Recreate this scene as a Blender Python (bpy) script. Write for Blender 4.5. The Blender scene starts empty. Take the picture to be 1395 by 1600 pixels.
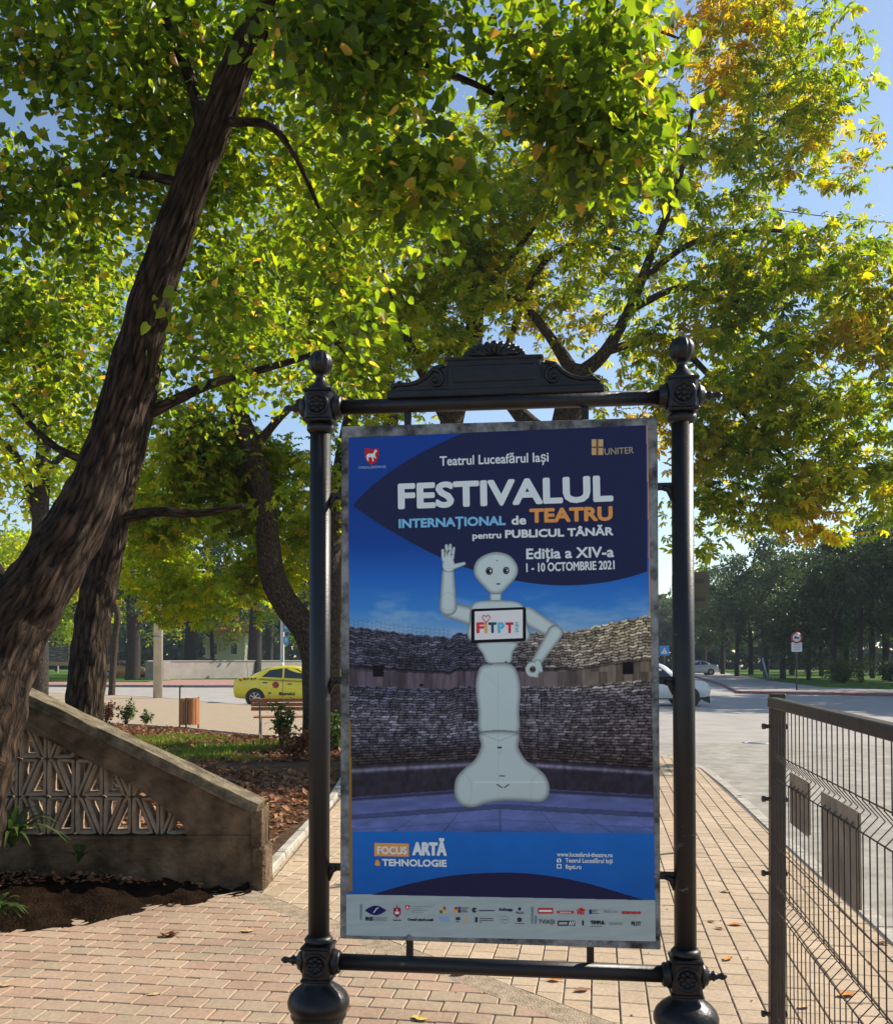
import bpy, math, random
import numpy as np
from mathutils import Vector, Matrix

SC = bpy.context.scene
COL = SC.collection
R = math.radians
PI = math.pi

# ------------------------------------------------------------------ camera
PITCH = R(1.5); FPX = 1500.0; CX = 697.5; CY = 990.7; EYE = 1.65
cam_d = bpy.data.cameras.new('camera')
cam = bpy.data.objects.new('camera', cam_d); COL.objects.link(cam)
cam.location = (0, 0, EYE); cam.rotation_euler = (PI/2 + PITCH, 0, 0)
cam_d.sensor_width = 36; cam_d.lens = FPX/1600*36
cam_d.shift_y = (CY-800)/1600; cam_d.shift_x = 0.0
cam_d.clip_start = .05; cam_d.clip_end = 3000
SC.camera = cam

# ------------------------------------------------------------------ sky, sun, exposure
SUN_AZ, SUN_EL = R(66), R(38)          # azimuth measured from +Y (view direction) towards +X
w = bpy.data.worlds.new('World'); SC.world = w; w.use_nodes = True
nt = w.node_tree; bg = nt.nodes['Background']
sky = nt.nodes.new('ShaderNodeTexSky'); sky.sky_type = 'NISHITA'; sky.sun_disc = False
sky.sun_elevation = SUN_EL; sky.sun_rotation = SUN_AZ
sky.air_density = 1.0; sky.dust_density = .5; sky.ozone_density = 1.0
nt.links.new(sky.outputs[0], bg.inputs[0]); bg.inputs[1].default_value = .12
sd = bpy.data.lights.new('sun', 'SUN'); sd.energy = 5.0; sd.angle = R(.5); sd.color = (1, .91, .76)
sun = bpy.data.objects.new('sun', sd); COL.objects.link(sun)
sv = Vector((math.sin(SUN_AZ)*math.cos(SUN_EL), math.cos(SUN_AZ)*math.cos(SUN_EL), math.sin(SUN_EL)))
sun.rotation_euler = (-sv).to_track_quat('-Z', 'Y').to_euler(); sun.location = sv*60
SC.view_settings.view_transform = 'Standard'; SC.view_settings.look = 'None'
SC.view_settings.gamma = 1; SC.view_settings.exposure = .55
SC.render.use_motion_blur = False
SC.cycles.max_bounces = 6; SC.cycles.transmission_bounces = 2; SC.cycles.diffuse_bounces = 2
SC.cycles.use_denoising = True

# ------------------------------------------------------------------ pixel <-> world (photo pixels, 1395 x 1600)
cP, sP = math.cos(PITCH), math.sin(PITCH)
def ray(u, v):
    x = (u-CX)/FPX; y = (CY-v)/FPX
    return Vector((x, cP-y*sP, sP+y*cP))
def at(u, v, Y):
    d = ray(u, v); s = Y/d.y
    return Vector((d.x*s, Y, EYE+d.z*s))
def gr(u, v, z=0.0):
    d = ray(u, v); s = (z-EYE)/d.z
    return Vector((d.x*s, d.y*s, z))

# ------------------------------------------------------------------ materials
def lin(c): return tuple(((x/255/12.92) if x/255 <= .04045 else ((x/255+.055)/1.055)**2.4) for x in c)
MATS = {}
def mat(name, col, rough=.7, metal=0., var=0., vscale=6., bump=0., bscale=40., spec=.5, col2=None, stretch=(1, 1, 1), coat=0., coords='Object', thr=(.35, .65)):
    if name in MATS: return MATS[name]
    m = bpy.data.materials.new(name); m.use_nodes = True; MATS[name] = m
    t = m.node_tree; b = t.nodes['Principled BSDF']
    b.inputs['Base Color'].default_value = (*col, 1); b.inputs['Roughness'].default_value = rough
    b.inputs['Metallic'].default_value = metal; b.inputs['Specular IOR Level'].default_value = spec
    b.inputs['Coat Weight'].default_value = coat
    if var > 0 or bump > 0 or col2:
        tc = t.nodes.new('ShaderNodeTexCoord'); mp = t.nodes.new('ShaderNodeMapping')
        mp.inputs['Scale'].default_value = stretch; t.links.new(tc.outputs[coords], mp.inputs[0])
    if var > 0 or col2:
        n = t.nodes.new('ShaderNodeTexNoise'); n.inputs['Scale'].default_value = vscale; n.inputs['Detail'].default_value = 6; n.inputs['Roughness'].default_value = .65
        t.links.new(mp.outputs[0], n.inputs[0])
        r = t.nodes.new('ShaderNodeValToRGB'); t.links.new(n.outputs[0], r.inputs[0])
        r.color_ramp.elements[0].position = thr[0]; r.color_ramp.elements[1].position = thr[1]
        c2 = col2 if col2 else tuple(min(1, c*(1+var)) for c in col)
        c1 = col if col2 else tuple(c*(1-var) for c in col)
        r.color_ramp.elements[0].color = (*c1, 1); r.color_ramp.elements[1].color = (*c2, 1)
        t.links.new(r.outputs[0], b.inputs['Base Color'])
    if bump > 0:
        n2 = t.nodes.new('ShaderNodeTexNoise'); n2.inputs['Scale'].default_value = bscale; n2.inputs['Detail'].default_value = 5
        t.links.new(mp.outputs[0], n2.inputs[0])
        bp = t.nodes.new('ShaderNodeBump'); bp.inputs['Strength'].default_value = bump; bp.inputs['Distance'].default_value = .02
        t.links.new(n2.outputs[0], bp.inputs['Height']); t.links.new(bp.outputs[0], b.inputs['Normal'])
    return m

def island_mat(name, stops, rough=.8, var=.25, vscale=60., bump=.0, spec=.3):
    """colour of each separate piece picked at random from the stops, plus fine grain"""
    m = bpy.data.materials.new(name); m.use_nodes = True; t = m.node_tree; b = t.nodes['Principled BSDF']
    g = t.nodes.new('ShaderNodeNewGeometry'); r = t.nodes.new('ShaderNodeValToRGB'); r.color_ramp.interpolation = 'LINEAR'
    cr = r.color_ramp
    while len(cr.elements) < len(stops): cr.elements.new(.5)
    for i, (p, c) in enumerate(stops): cr.elements[i].position = p; cr.elements[i].color = (*c, 1)
    t.links.new(g.outputs['Random Per Island'], r.inputs[0])
    tc = t.nodes.new('ShaderNodeTexCoord'); n = t.nodes.new('ShaderNodeTexNoise'); n.inputs['Scale'].default_value = vscale; n.inputs['Detail'].default_value = 5
    t.links.new(tc.outputs['Object'], n.inputs[0])
    n3 = t.nodes.new('ShaderNodeTexNoise'); n3.inputs['Scale'].default_value = 1.3; n3.inputs['Detail'].default_value = 4
    t.links.new(tc.outputs['Object'], n3.inputs[0])
    ad = t.nodes.new('ShaderNodeMath'); ad.operation = 'ADD'; t.links.new(n.outputs[0], ad.inputs[0]); t.links.new(n3.outputs[0], ad.inputs[1])
    mr = t.nodes.new('ShaderNodeMapRange'); mr.inputs[1].default_value = .6; mr.inputs[2].default_value = 1.4
    mr.inputs[3].default_value = 1-var; mr.inputs[4].default_value = 1+var; t.links.new(ad.outputs[0], mr.inputs[0])
    mx = t.nodes.new('ShaderNodeVectorMath'); mx.operation = 'SCALE'; t.links.new(r.outputs[0], mx.inputs[0]); t.links.new(mr.outputs[0], mx.inputs['Scale'])
    t.links.new(mx.outputs[0], b.inputs['Base Color']); b.inputs['Roughness'].default_value = rough; b.inputs['Specular IOR Level'].default_value = spec
    if bump > 0:
        bp = t.nodes.new('ShaderNodeBump'); bp.inputs['Strength'].default_value = bump; bp.inputs['Distance'].default_value = .004
        t.links.new(n.outputs[0], bp.inputs['Height']); t.links.new(bp.outputs[0], b.inputs['Normal'])
    return m

def leaf_mat(name, stops, alt, alt_scale=.5, alt_thr=(.5, .7), trans=.5, tint=(1.5, 1.55, .7), rough=.42, spec=.4):
    """leaf: random colour per leaf; patches of the crown turn to the autumn colours; light shines through"""
    m = bpy.data.materials.new(name); m.use_nodes = True; t = m.node_tree; b = t.nodes['Principled BSDF']
    g = t.nodes.new('ShaderNodeNewGeometry'); tc = t.nodes.new('ShaderNodeTexCoord')
    def ramp(st):
        r = t.nodes.new('ShaderNodeValToRGB'); cr = r.color_ramp
        while len(cr.elements) < len(st): cr.elements.new(.5)
        for i, (p, c) in enumerate(st): cr.elements[i].position = p; cr.elements[i].color = (*c, 1)
        t.links.new(g.outputs['Random Per Island'], r.inputs[0]); return r
    r1, r2 = ramp(stops), ramp(alt)
    n = t.nodes.new('ShaderNodeTexNoise'); n.inputs['Scale'].default_value = alt_scale; n.inputs['Detail'].default_value = 3
    t.links.new(tc.outputs['Object'], n.inputs[0])
    mr = t.nodes.new('ShaderNodeMapRange'); mr.inputs[1].default_value = alt_thr[0]; mr.inputs[2].default_value = alt_thr[1]; t.links.new(n.outputs[0], mr.inputs[0])
    mx = t.nodes.new('ShaderNodeMix'); mx.data_type = 'RGBA'; t.links.new(mr.outputs[0], mx.inputs['Factor'])
    t.links.new(r1.outputs[0], mx.inputs['A']); t.links.new(r2.outputs[0], mx.inputs['B'])
    t.links.new(mx.outputs['Result'], b.inputs['Base Color']); b.inputs['Roughness'].default_value = rough; b.inputs['Specular IOR Level'].default_value = spec
    tr = t.nodes.new('ShaderNodeBsdfTranslucent'); mu = t.nodes.new('ShaderNodeVectorMath'); mu.operation = 'MULTIPLY'
    mu.inputs[1].default_value = tint; t.links.new(mx.outputs['Result'], mu.inputs[0]); t.links.new(mu.outputs[0], tr.inputs[0])
    ms = t.nodes.new('ShaderNodeMixShader'); ms.inputs[0].default_value = trans
    t.links.new(b.outputs[0], ms.inputs[1]); t.links.new(tr.outputs[0], ms.inputs[2])
    t.links.new(ms.outputs[0], t.nodes['Material Output'].inputs[0])
    return m

def bark_mat(name, c1, c2, su=9., sv_=1.6, bump=1.0, dist=.03):
    """furrowed bark following the length of the trunk (uv: u round it, v along it, both in metres)"""
    m = bpy.data.materials.new(name); m.use_nodes = True; t = m.node_tree; b = t.nodes['Principled BSDF']
    uv = t.nodes.new('ShaderNodeUVMap'); mp = t.nodes.new('ShaderNodeMapping'); mp.inputs['Scale'].default_value = (su, sv_, 1)
    t.links.new(uv.outputs[0], mp.inputs[0])
    n = t.nodes.new('ShaderNodeTexNoise'); n.inputs['Scale'].default_value = 3.2; n.inputs['Detail'].default_value = 7; n.inputs['Roughness'].default_value = .6; n.inputs['Distortion'].default_value = .6
    t.links.new(mp.outputs[0], n.inputs[0])
    vo = t.nodes.new('ShaderNodeTexVoronoi'); vo.feature = 'DISTANCE_TO_EDGE'; vo.inputs['Scale'].default_value = 2.6
    va = t.nodes.new('ShaderNodeVectorMath'); va.operation = 'MULTIPLY_ADD'; va.inputs[1].default_value = (.5, .5, .5)
    t.links.new(n.outputs['Color'], va.inputs[0]); t.links.new(mp.outputs[0], va.inputs[2]); t.links.new(va.outputs[0], vo.inputs[0])
    mm = t.nodes.new('ShaderNodeMath'); mm.operation = 'MULTIPLY_ADD'; mm.inputs[1].default_value = .9; t.links.new(vo.outputs[0], mm.inputs[0]); t.links.new(n.outputs[0], mm.inputs[2])
    r = t.nodes.new('ShaderNodeValToRGB'); r.color_ramp.elements[0].position = .46; r.color_ramp.elements[1].position = .92
    r.color_ramp.elements[0].color = (*c1, 1); r.color_ramp.elements[1].color = (*c2, 1)
    t.links.new(mm.outputs[0], r.inputs[0]); t.links.new(r.outputs[0], b.inputs['Base Color'])
    b.inputs['Roughness'].default_value = .9; b.inputs['Specular IOR Level'].default_value = .2
    bp = t.nodes.new('ShaderNodeBump'); bp.inputs['Strength'].default_value = bump; bp.inputs['Distance'].default_value = dist
    t.links.new(mm.outputs[0], bp.inputs['Height']); t.links.new(bp.outputs[0], b.inputs['Normal'])
    return m

def attr_mat(name, rough=.4, spec=.4):
    m = bpy.data.materials.new(name); m.use_nodes = True; t = m.node_tree; b = t.nodes['Principled BSDF']
    a = t.nodes.new('ShaderNodeAttribute'); a.attribute_name = 'Col'; t.links.new(a.outputs[0], b.inputs['Base Color'])
    b.inputs['Roughness'].default_value = rough; b.inputs['Specular IOR Level'].default_value = spec
    return m

# ------------------------------------------------------------------ mesh helpers
class MB:
    def __init__(s): s.v = []; s.f = []; s.sm = []; s.uv = {}; s.mi = []
    def add(s, vs, fs, smooth=False, mi=0, uvs=None):
        o = len(s.v); s.v += [tuple(p) for p in vs]
        for k, f in enumerate(fs):
            if uvs is not None: s.uv[len(s.f)] = uvs[k]
            s.f.append([i+o for i in f]); s.sm.append(smooth); s.mi.append(mi)
        return s
    def box(s, c, d, rot=None, mi=0, bev=0.):
        x, y, z = d[0]/2, d[1]/2, d[2]/2; b = min(bev, x*.9, y*.9, z*.9)
        if b <= 0:
            vs = [(-x,-y,-z),(x,-y,-z),(x,y,-z),(-x,y,-z),(-x,-y,z),(x,-y,z),(x,y,z),(-x,y,z)]
            fs = [(0,3,2,1),(4,5,6,7),(0,1,5,4),(1,2,6,5),(2,3,7,6),(3,0,4,7)]
        else:
            vs = []; fs = []
            idx = {}
            for sx in (-1,1):
                for sy in (-1,1):
                    for sz in (-1,1):
                        for ax in range(3):
                            p = [sx*(x-b), sy*(y-b), sz*(z-b)]; p[ax] = (sx*x, sy*y, sz*z)[ax]
                            idx[(sx,sy,sz,ax)] = len(vs); vs.append(tuple(p))
            def q(a): fs.append(a)
            for sg in (-1,1):
                o = [(-1,-1),(1,-1),(1,1),(-1,1)]
                q([idx[(sg,a,b_,0)] for a,b_ in o]); q([idx[(a,sg,b_,1)] for a,b_ in o]); q([idx[(a,b_,sg,2)] for a,b_ in o])
            for a in (-1,1):
                for c_ in (-1,1):
                    q([idx[(a,c_,-1,0)],idx[(a,c_,1,0)],idx[(a,c_,1,1)],idx[(a,c_,-1,1)]])
                    q([idx[(a,-1,c_,0)],idx[(a,1,c_,0)],idx[(a,1,c_,2)],idx[(a,-1,c_,2)]])
                    q([idx[(-1,a,c_,1)],idx[(1,a,c_,1)],idx[(1,a,c_,2)],idx[(-1,a,c_,2)]])
            for sx in (-1,1):
                for sy in (-1,1):
                    for sz in (-1,1): q([idx[(sx,sy,sz,k)] for k in range(3)])
        c = Vector(c)
        vs = [c + ((rot @ Vector(p)) if rot is not None else Vector(p)) for p in vs]
        return s.add(vs, fs, False, mi)
    def bar(s, a, b, w_, d_, up=(0,0,1), mi=0, bev=0.):
        a, b = Vector(a), Vector(b); dx = (b-a); L = dx.length; dx.normalize()
        y = Vector(up).cross(dx)
        if y.length < 1e-4: y = Vector((0,1,0)).cross(dx)
        y.normalize(); z = dx.cross(y)
        return s.box((a+b)/2, (L, w_, d_), Matrix((dx, y, z)).transposed(), mi, bev)
    def tube(s, pts, rad, n=8, smooth=True, mi=0, cap=True, bumpy=0., ridge=0.):
        pts = [Vector(p) for p in pts]; k = len(pts)
        if isinstance(rad, (int, float)): rad = [rad]*k
        t0 = (pts[1]-pts[0]).normalized()
        nn = t0.orthogonal().normalized(); vs = []; L = [0.]
        for i in range(k):
            t = ((pts[min(i+1,k-1)]-pts[max(i-1,0)])).normalized()
            nn = (nn - t*nn.dot(t)).normalized(); bb = t.cross(nn)
            if i: L.append(L[-1]+(pts[i]-pts[i-1]).length)
            for j in range(n):
                a = 2*PI*j/n
                r = rad[i]
                if ridge:
                    q = L[-1]
                    w1 = abs(math.sin(8*a+1.1*math.sin(q*1.9)+.9*math.sin(q*4.3+2*a)+.4*math.sin(q*11)))
                    w2 = abs(math.sin(13*a-1.4*math.sin(q*2.7+1)+.7*math.sin(q*6.1-3*a)))
                    kn = max(0, math.sin(q*3.1+2*a)*math.sin(q*1.3-a+1)-.55)
                    r += ridge*rad[0]**.5*rad[i]**.5*(.6*w1+.4*w2-.5+1.2*kn)*min(1, .35+abs(math.sin(q*2.2+3*a)))
                if bumpy: r *= 1 + bumpy*(.6*math.sin(3*a+i*.35)+.4*math.sin(5*a-i*.5+1))
                vs.append(pts[i] + (nn*math.cos(a)+bb*math.sin(a))*r)
        fs = []; uv = []; rm = sum(rad)/k
        for i in range(k-1):
            for j in range(n):
                j2 = (j+1) % n
                fs.append((i*n+j, i*n+j2, (i+1)*n+j2, (i+1)*n+j))
                u0, u1 = 2*PI*rm*j/n, 2*PI*rm*(j+1)/n
                uv.append([(u0,L[i]),(u1,L[i]),(u1,L[i+1]),(u0,L[i+1])])
        if cap:
            fs.append(tuple(range(n-1,-1,-1))); uv.append([(0,0)]*n)
            fs.append(tuple(range((k-1)*n, k*n))); uv.append([(0,0)]*n)
        return s.add(vs, fs, smooth, mi, uv)
    def lathe(s, prof, c=(0,0,0), n=20, flute=None, smooth=True, mi=0, axis='z'):
        vs = []; c = Vector(c); k = len(prof)
        for i, (r, z) in enumerate(prof):
            for j in range(n):
                a = 2*PI*j/n; rr = r
                if flute: rr = r*(1 - flute[1](i/(k-1))*(.5+.5*math.cos(flute[0]*a)))
                p = (rr*math.cos(a), rr*math.sin(a), z)
                if axis == 'x': p = (p[2], p[0], p[1])
                elif axis == 'y': p = (p[0], p[2], p[1])
                vs.append(c+Vector(p))
        fs = [(i*n+j, i*n+(j+1)%n, (i+1)*n+(j+1)%n, (i+1)*n+j) for i in range(k-1) for j in range(n)]
        fs.append(tuple(range(n-1,-1,-1))); fs.append(tuple(range((k-1)*n, k*n)))
        return s.add(vs, fs, smooth, mi)
    def ball(s, c, r, n=10, m=7, sc=(1,1,1), mi=0):
        prof = [(max(1e-4, r*math.sin(PI*i/m)), -r*math.cos(PI*i/m)) for i in range(m+1)]
        b = MB().lathe(prof, (0,0,0), n); c = Vector(c)
        return s.add([c+Vector((p[0]*sc[0], p[1]*sc[1], p[2]*sc[2])) for p in b.v], b.f, True, mi)
    def prism(s, poly, y0, y1, mi=0):
        """polygon in (x, z), thickness along y"""
        n = len(poly); vs = [(p[0], y0, p[1]) for p in poly]+[(p[0], y1, p[1]) for p in poly]
        fs = [tuple(range(n)), tuple(range(2*n-1, n-1, -1))]+[(i, i+n, (i+1)%n+n, (i+1)%n) for i in range(n)]
        return s.add(vs, fs, False, mi)
    def slab(s, poly, z0, z1, mi=0):
        n = len(poly); vs = [(p[0], p[1], z0) for p in poly]+[(p[0], p[1], z1) for p in poly]
        fs = [tuple(range(n-1,-1,-1)), tuple(range(n, 2*n))]+[(i, (i+1)%n, (i+1)%n+n, i+n) for i in range(n)]
        return s.add(vs, fs, False, mi)
    def build(s, name, m, parent=None, fix=True):
        me = bpy.data.meshes.new(name); me.from_pydata(s.v, [], s.f)
        ms = m if isinstance(m, (list, tuple)) else [m]
        for q in ms: me.materials.append(q)
        me.polygons.foreach_set('use_smooth', s.sm)
        if len(ms) > 1: me.polygons.foreach_set('material_index', s.mi)
        if s.uv:
            l = me.uv_layers.new(name='UVMap'); a = np.zeros((len(me.loops), 2), np.float32); k = 0
            for i, f in enumerate(s.f):
                if i in s.uv: a[k:k+len(f)] = s.uv[i]
                k += len(f)
            l.data.foreach_set('uv', a.ravel())
        me.update()
        return link(name, me, parent)

def link(name, me, parent=None):
    o = bpy.data.objects.new(name, me); COL.objects.link(o)
    if parent is not None: o.parent = parent
    return o
def tag(o, label=None, cat=None, group=None, kind=None):
    if label: o['label'] = label
    if cat: o['category'] = cat
    if group: o['group'] = group
    if kind: o['kind'] = kind
    return o
def root(name, label, cat, group=None, loc=(0,0,0), rz=0.):
    o = bpy.data.objects.new(name, None); COL.objects.link(o); o.location = loc; o.rotation_euler = (0,0,rz)
    o.empty_display_size = .2
    return tag(o, label, cat, group)
KIDS = {}
def children(o): return [c for c in COL.objects if c.parent == o]
def copy_tree(o, parent=None):
    c = o.copy(); COL.objects.link(c)
    if parent is not None: c.parent = parent
    for ch in list(children(o)): copy_tree(ch, c)
    return c
def struct(o): o['kind'] = 'structure'; return o
def stuff(o, label, cat): o['kind'] = 'stuff'; return tag(o, label, cat)

def smooth_path(pts, rad, sub=5):
    """Catmull-Rom through pts and radii"""
    P_ = [Vector(p) for p in pts]; n = len(P_); out = []; ro = []
    for i in range(n-1):
        p0, p1, p2, p3 = P_[max(i-1,0)], P_[i], P_[i+1], P_[min(i+2,n-1)]
        for k in range(sub):
            t = k/sub
            out.append(.5*((2*p1)+(p2-p0)*t+(2*p0-5*p1+4*p2-p3)*t*t+(3*p1-p0-3*p2+p3)*t**3)); ro.append(rad[i]*(1-t)+rad[i+1]*t)
    out.append(P_[-1]); ro.append(rad[-1])
    return out, ro
def smooth2(pts, sub=6, closed=True):
    n = len(pts); out = []
    for i in range(n if closed else n-1):
        g = (lambda k: pts[k % n]) if closed else (lambda k: pts[min(max(k,0),n-1)])
        p0, p1, p2, p3 = [np.array(g(i+k), float) for k in (-1,0,1,2)]
        for k in range(sub):
            t = k/sub
            out.append(tuple(.5*((2*p1)+(p2-p0)*t+(2*p0-5*p1+4*p2-p3)*t*t+(3*p1-p0-3*p2+p3)*t**3)))
    if not closed: out.append(tuple(pts[-1]))
    return out

_text_cache = {}
def text_mesh(s):
    """outline letters of Blender's own font as (verts, faces, bounds); must be called before the scene is heavy"""
    if s in _text_cache: return _text_cache[s]
    cu = bpy.data.curves.new('t', 'FONT'); cu.body = s; cu.resolution_u = 3
    ob = bpy.data.objects.new('t', cu); COL.objects.link(ob)
    dg = bpy.context.evaluated_depsgraph_get(); dg.update()
    me = bpy.data.meshes.new_from_object(ob.evaluated_get(dg))
    v = np.zeros(len(me.vertices)*3); me.vertices.foreach_get('co', v); v = v.reshape(-1, 3)
    f = [tuple(p.vertices) for p in me.polygons]
    bpy.data.objects.remove(ob); bpy.data.curves.remove(cu); bpy.data.meshes.remove(me)
    _text_cache[s] = (v, f); return _text_cache[s]
CAP = .0
def text_into(mb, s, o, ex, ez, nrm, width, cap, bold=0., mi=0, step=.00005, slant=0.):
    """letters of s put at o, along ex, upright along ez; bold thickens by stacking shifted layers, each a hair nearer"""
    v, f = text_mesh(s); ref = text_mesh('H')[0]; ch = ref[:,1].max()
    sx = (width-2*bold)/(v[:,0].max()-v[:,0].min()); sz = (cap-2*bold)/ch; x0 = v[:,0].min()
    offs = [(0,0)] if bold <= 0 else [(bold*math.cos(a), bold*math.sin(a)) for a in [2*PI*k/10 for k in range(10)]]+[(0,0)]
    o = Vector(o)
    for k, (dx, dz) in enumerate(offs):
        mb.add([o + ex*((p[0]-x0)*sx+bold+dx+slant*p[1]*sz) + ez*(p[1]*sz+bold+dz) + nrm*(step*k) for p in v], f, False, mi)

# ================================================================== GROUND
GA = R(9)                                # paving lines run 9 degrees to the right of the view
gf = Vector((math.sin(GA), math.cos(GA), 0)); gR = Vector((math.cos(GA), -math.sin(GA), 0))
def ab(p): return (p[0]*gR.x+p[1]*gR.y, p[0]*gf.x+p[1]*gf.y)
def xy(a, b): return (a*gR.x+b*gf.x, a*gR.y+b*gf.y)

KERB = [(1.86,.0),(2.30,3.0),(2.74,5.9),(3.28,9.7),(3.66,12.2),(3.93,14.4),(3.85,15.9),(3.3,17.4),(0,23.2),(-6.2,33.5),(-13,42.3),(-30,55),(-70,72)]
ROADZ = -.12
def brick_sheet_mat(name, c1, c2, cm, bw, bh, rot, rough=.85):
    m = bpy.data.materials.new(name); m.use_nodes = True; t = m.node_tree; b = t.nodes['Principled BSDF']
    tc = t.nodes.new('ShaderNodeTexCoord'); mp = t.nodes.new('ShaderNodeMapping'); mp.inputs['Rotation'].default_value = (0,0,rot)
    t.links.new(tc.outputs['Object'], mp.inputs[0]); br = t.nodes.new('ShaderNodeTexBrick')
    br.inputs['Color1'].default_value = (*c1,1); br.inputs['Color2'].default_value = (*c2,1); br.inputs['Mortar'].default_value = (*cm,1)
    br.inputs['Scale'].default_value = 1; br.inputs['Brick Width'].default_value = bw; br.inputs['Row Height'].default_value = bh; br.inputs['Mortar Size'].default_value = .006
    t.links.new(mp.outputs[0], br.inputs[0]); t.links.new(br.outputs[0], b.inputs['Base Color']); b.inputs['Roughness'].default_value = rough
    b.inputs['Specular IOR Level'].default_value = .2
    return m
M_asphalt = mat('asphalt', (.36,.335,.305), .85, var=.12, vscale=1.1, bump=.35, bscale=160, spec=.3)
M_ground = mat('earth', (.10,.09,.06), .95, var=.3, vscale=.4)
M_plaza = brick_sheet_mat('plaza_paving', (.37,.285,.195), (.42,.33,.235), (.25,.19,.13), .2, .1, -GA)
M_sand = mat('joint_sand', (.15,.125,.095), .95, var=.35, vscale=14, bump=.5, bscale=180)
M_concrete = mat('kerb_concrete', (.42,.38,.32), .9, var=.28, vscale=9, bump=.5, bscale=90)
M_band = mat('sandy_concrete_band', (.38,.29,.20), .95, var=.3, vscale=16, bump=.8, bscale=120)

MB().slab([(-1500,-1500),(1500,-1500),(1500,1500),(-1500,1500)], -.6, -.2).build('ground', M_ground)['kind'] = 'structure'
struct(MB().slab([(-140,-20),(140,-20),(140,170),(-140,170)], -.19, ROADZ).build('road', M_asphalt))
struct(MB().slab([(2.5,-8),(40,-8),(30,8),(22,17),(12,19.6),(4.5,20.4),(1,21.6),(2.5,17)], ROADZ-.03, ROADZ+.003).build('road', mat('worn_asphalt', (.335,.31,.275), .9, var=.22, vscale=3.2, bump=.5, bscale=130, spec=.2)))
near_poly = [(-70,-6),(1.0,-6)]+KERB
struct(MB().slab(near_poly, -.18, 0.0).build('plaza', M_plaza))

# garden bed behind the balustrade, and the bare soil in front of it
BED = [(-12,7.15),(-1.52,7.1),(-1.42,8.5),(-1.36,11),(-1.5,14.5),(-1.9,17.6),(-2.75,19.1),(-6,22.4),(-9,24.6),(-13,25.5),(-16,25)]
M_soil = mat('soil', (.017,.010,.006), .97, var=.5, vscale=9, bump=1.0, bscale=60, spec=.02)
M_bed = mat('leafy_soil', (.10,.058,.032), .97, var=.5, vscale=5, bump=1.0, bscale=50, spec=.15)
def inside(p, poly):
    c = False; n = len(poly); j = n-1
    for i in range(n):
        xi, yi = poly[i][0], poly[i][1]; xj, yj = poly[j][0], poly[j][1]
        if (yi > p[1]) != (yj > p[1]) and p[0] < (xj-xi)*(p[1]-yi)/(yj-yi)+xi: c = not c
        j = i
    return c
def hsh(x, y): return .5+.25*math.sin(x*3.1+y*1.7)+.25*math.sin(x*1.3-y*4.1+2)
def clip(poly, a, b):
    """keep the part of a convex polygon left of the line a->b"""
    out = []; n = len(poly); s = lambda p: (b[0]-a[0])*(p[1]-a[1])-(b[1]-a[1])*(p[0]-a[0])
    for i in range(n):
        p, q = poly[i], poly[(i+1) % n]; sp, sq = s(p), s(q)
        if sp >= 0: out.append(p)
        if (sp > 0 > sq) or (sp < 0 < sq):
            t = sp/(sp-sq); out.append((p[0]+(q[0]-p[0])*t, p[1]+(q[1]-p[1])*t))
    return out
struct(MB().slab(BED, -.05, .022).build('garden_bed', M_bed))

# --- pavers: one sheet of bevelled blocks, the near-left field laid across, the path field laid along
BAND0, BAND1 = gr(378,1396), gr(918,1602)
bd = (Vector(BAND1)-Vector(BAND0)).normalized(); bn = Vector((-bd.y, bd.x, 0))   # bn points up-right (towards the path field)
BW = .085
def paver_field(name, zone_lines, a0, a1, b0, b1, along, m, seed):
    rng = random.Random(seed); LA, LB = .172, .134; J = .0035; CH = .0045
    vs = []; fs = []
    def put(poly):
        h = .012+rng.uniform(-.0014,.0014); n = len(poly)
        c = (sum(p[0] for p in poly)/n, sum(p[1] for p in poly)/n)
        tx, ty = rng.uniform(-.022,.022), rng.uniform(-.022,.022)
        def up(p, z): return (p[0], p[1], z+(p[0]-c[0])*tx+(p[1]-c[1])*ty)
        def ins(p, d):
            dx, dy = c[0]-p[0], c[1]-p[1]; L = math.hypot(dx, dy) or 1
            return (p[0]+dx/L*d*1.4, p[1]+dy/L*d*1.4)
        o = len(vs)
        vs.extend([up(p, .0) for p in poly]); vs.extend([up(p, h-CH*.8) for p in poly]); vs.extend([up(ins(p, CH), h) for p in poly])
        fs.append(tuple(range(o+2*n, o+3*n)))
        for i in range(n):
            j = (i+1) % n
            fs.append((o+i, o+j, o+n+j, o+n+i)); fs.append((o+n+i, o+n+j, o+2*n+j, o+2*n+i))
    if not along:
        r = 0; b = b0
        while b < b1:
            a = a0 - (r % 2)*LA/2
            while a < a1:
                poly = [xy(*q) for q in ((a+J,b+J),(a+LA-J,b+J),(a+LA-J,b+LB-J),(a+J,b+LB-J))]
                for l in zone_lines: 
                    poly = clip(poly, *l)
                    if len(poly) < 3: break
                if len(poly) >= 3: put(poly)
                a += LA
            b += LB; r += 1
    else:
        r = 0; a = a0
        while a < a1:
            b = b0 - (r % 2)*LA*.5
            while b < b1:
                poly = [xy(*q) for q in ((a+J,b+J),(a+LB-J,b+J),(a+LB-J,b+LA-J),(a+J,b+LA-J))]
                for l in zone_lines:
                    poly = clip(poly, *l)
                    if len(poly) < 3: break
                if len(poly) >= 3: put(poly)
                b += LA
            a += LB; r += 1
    me = bpy.data.meshes.new(name); me.from_pydata(vs, [], fs); me.materials.append(m); me.update()
    return struct(link(name, me))
M_pavA = island_mat('paver_pink', [(0,(.355,.235,.165)),(.45,(.37,.255,.178)),(.7,(.345,.262,.18)),(1,(.39,.28,.197))], .85, .30, 55, .3)
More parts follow.
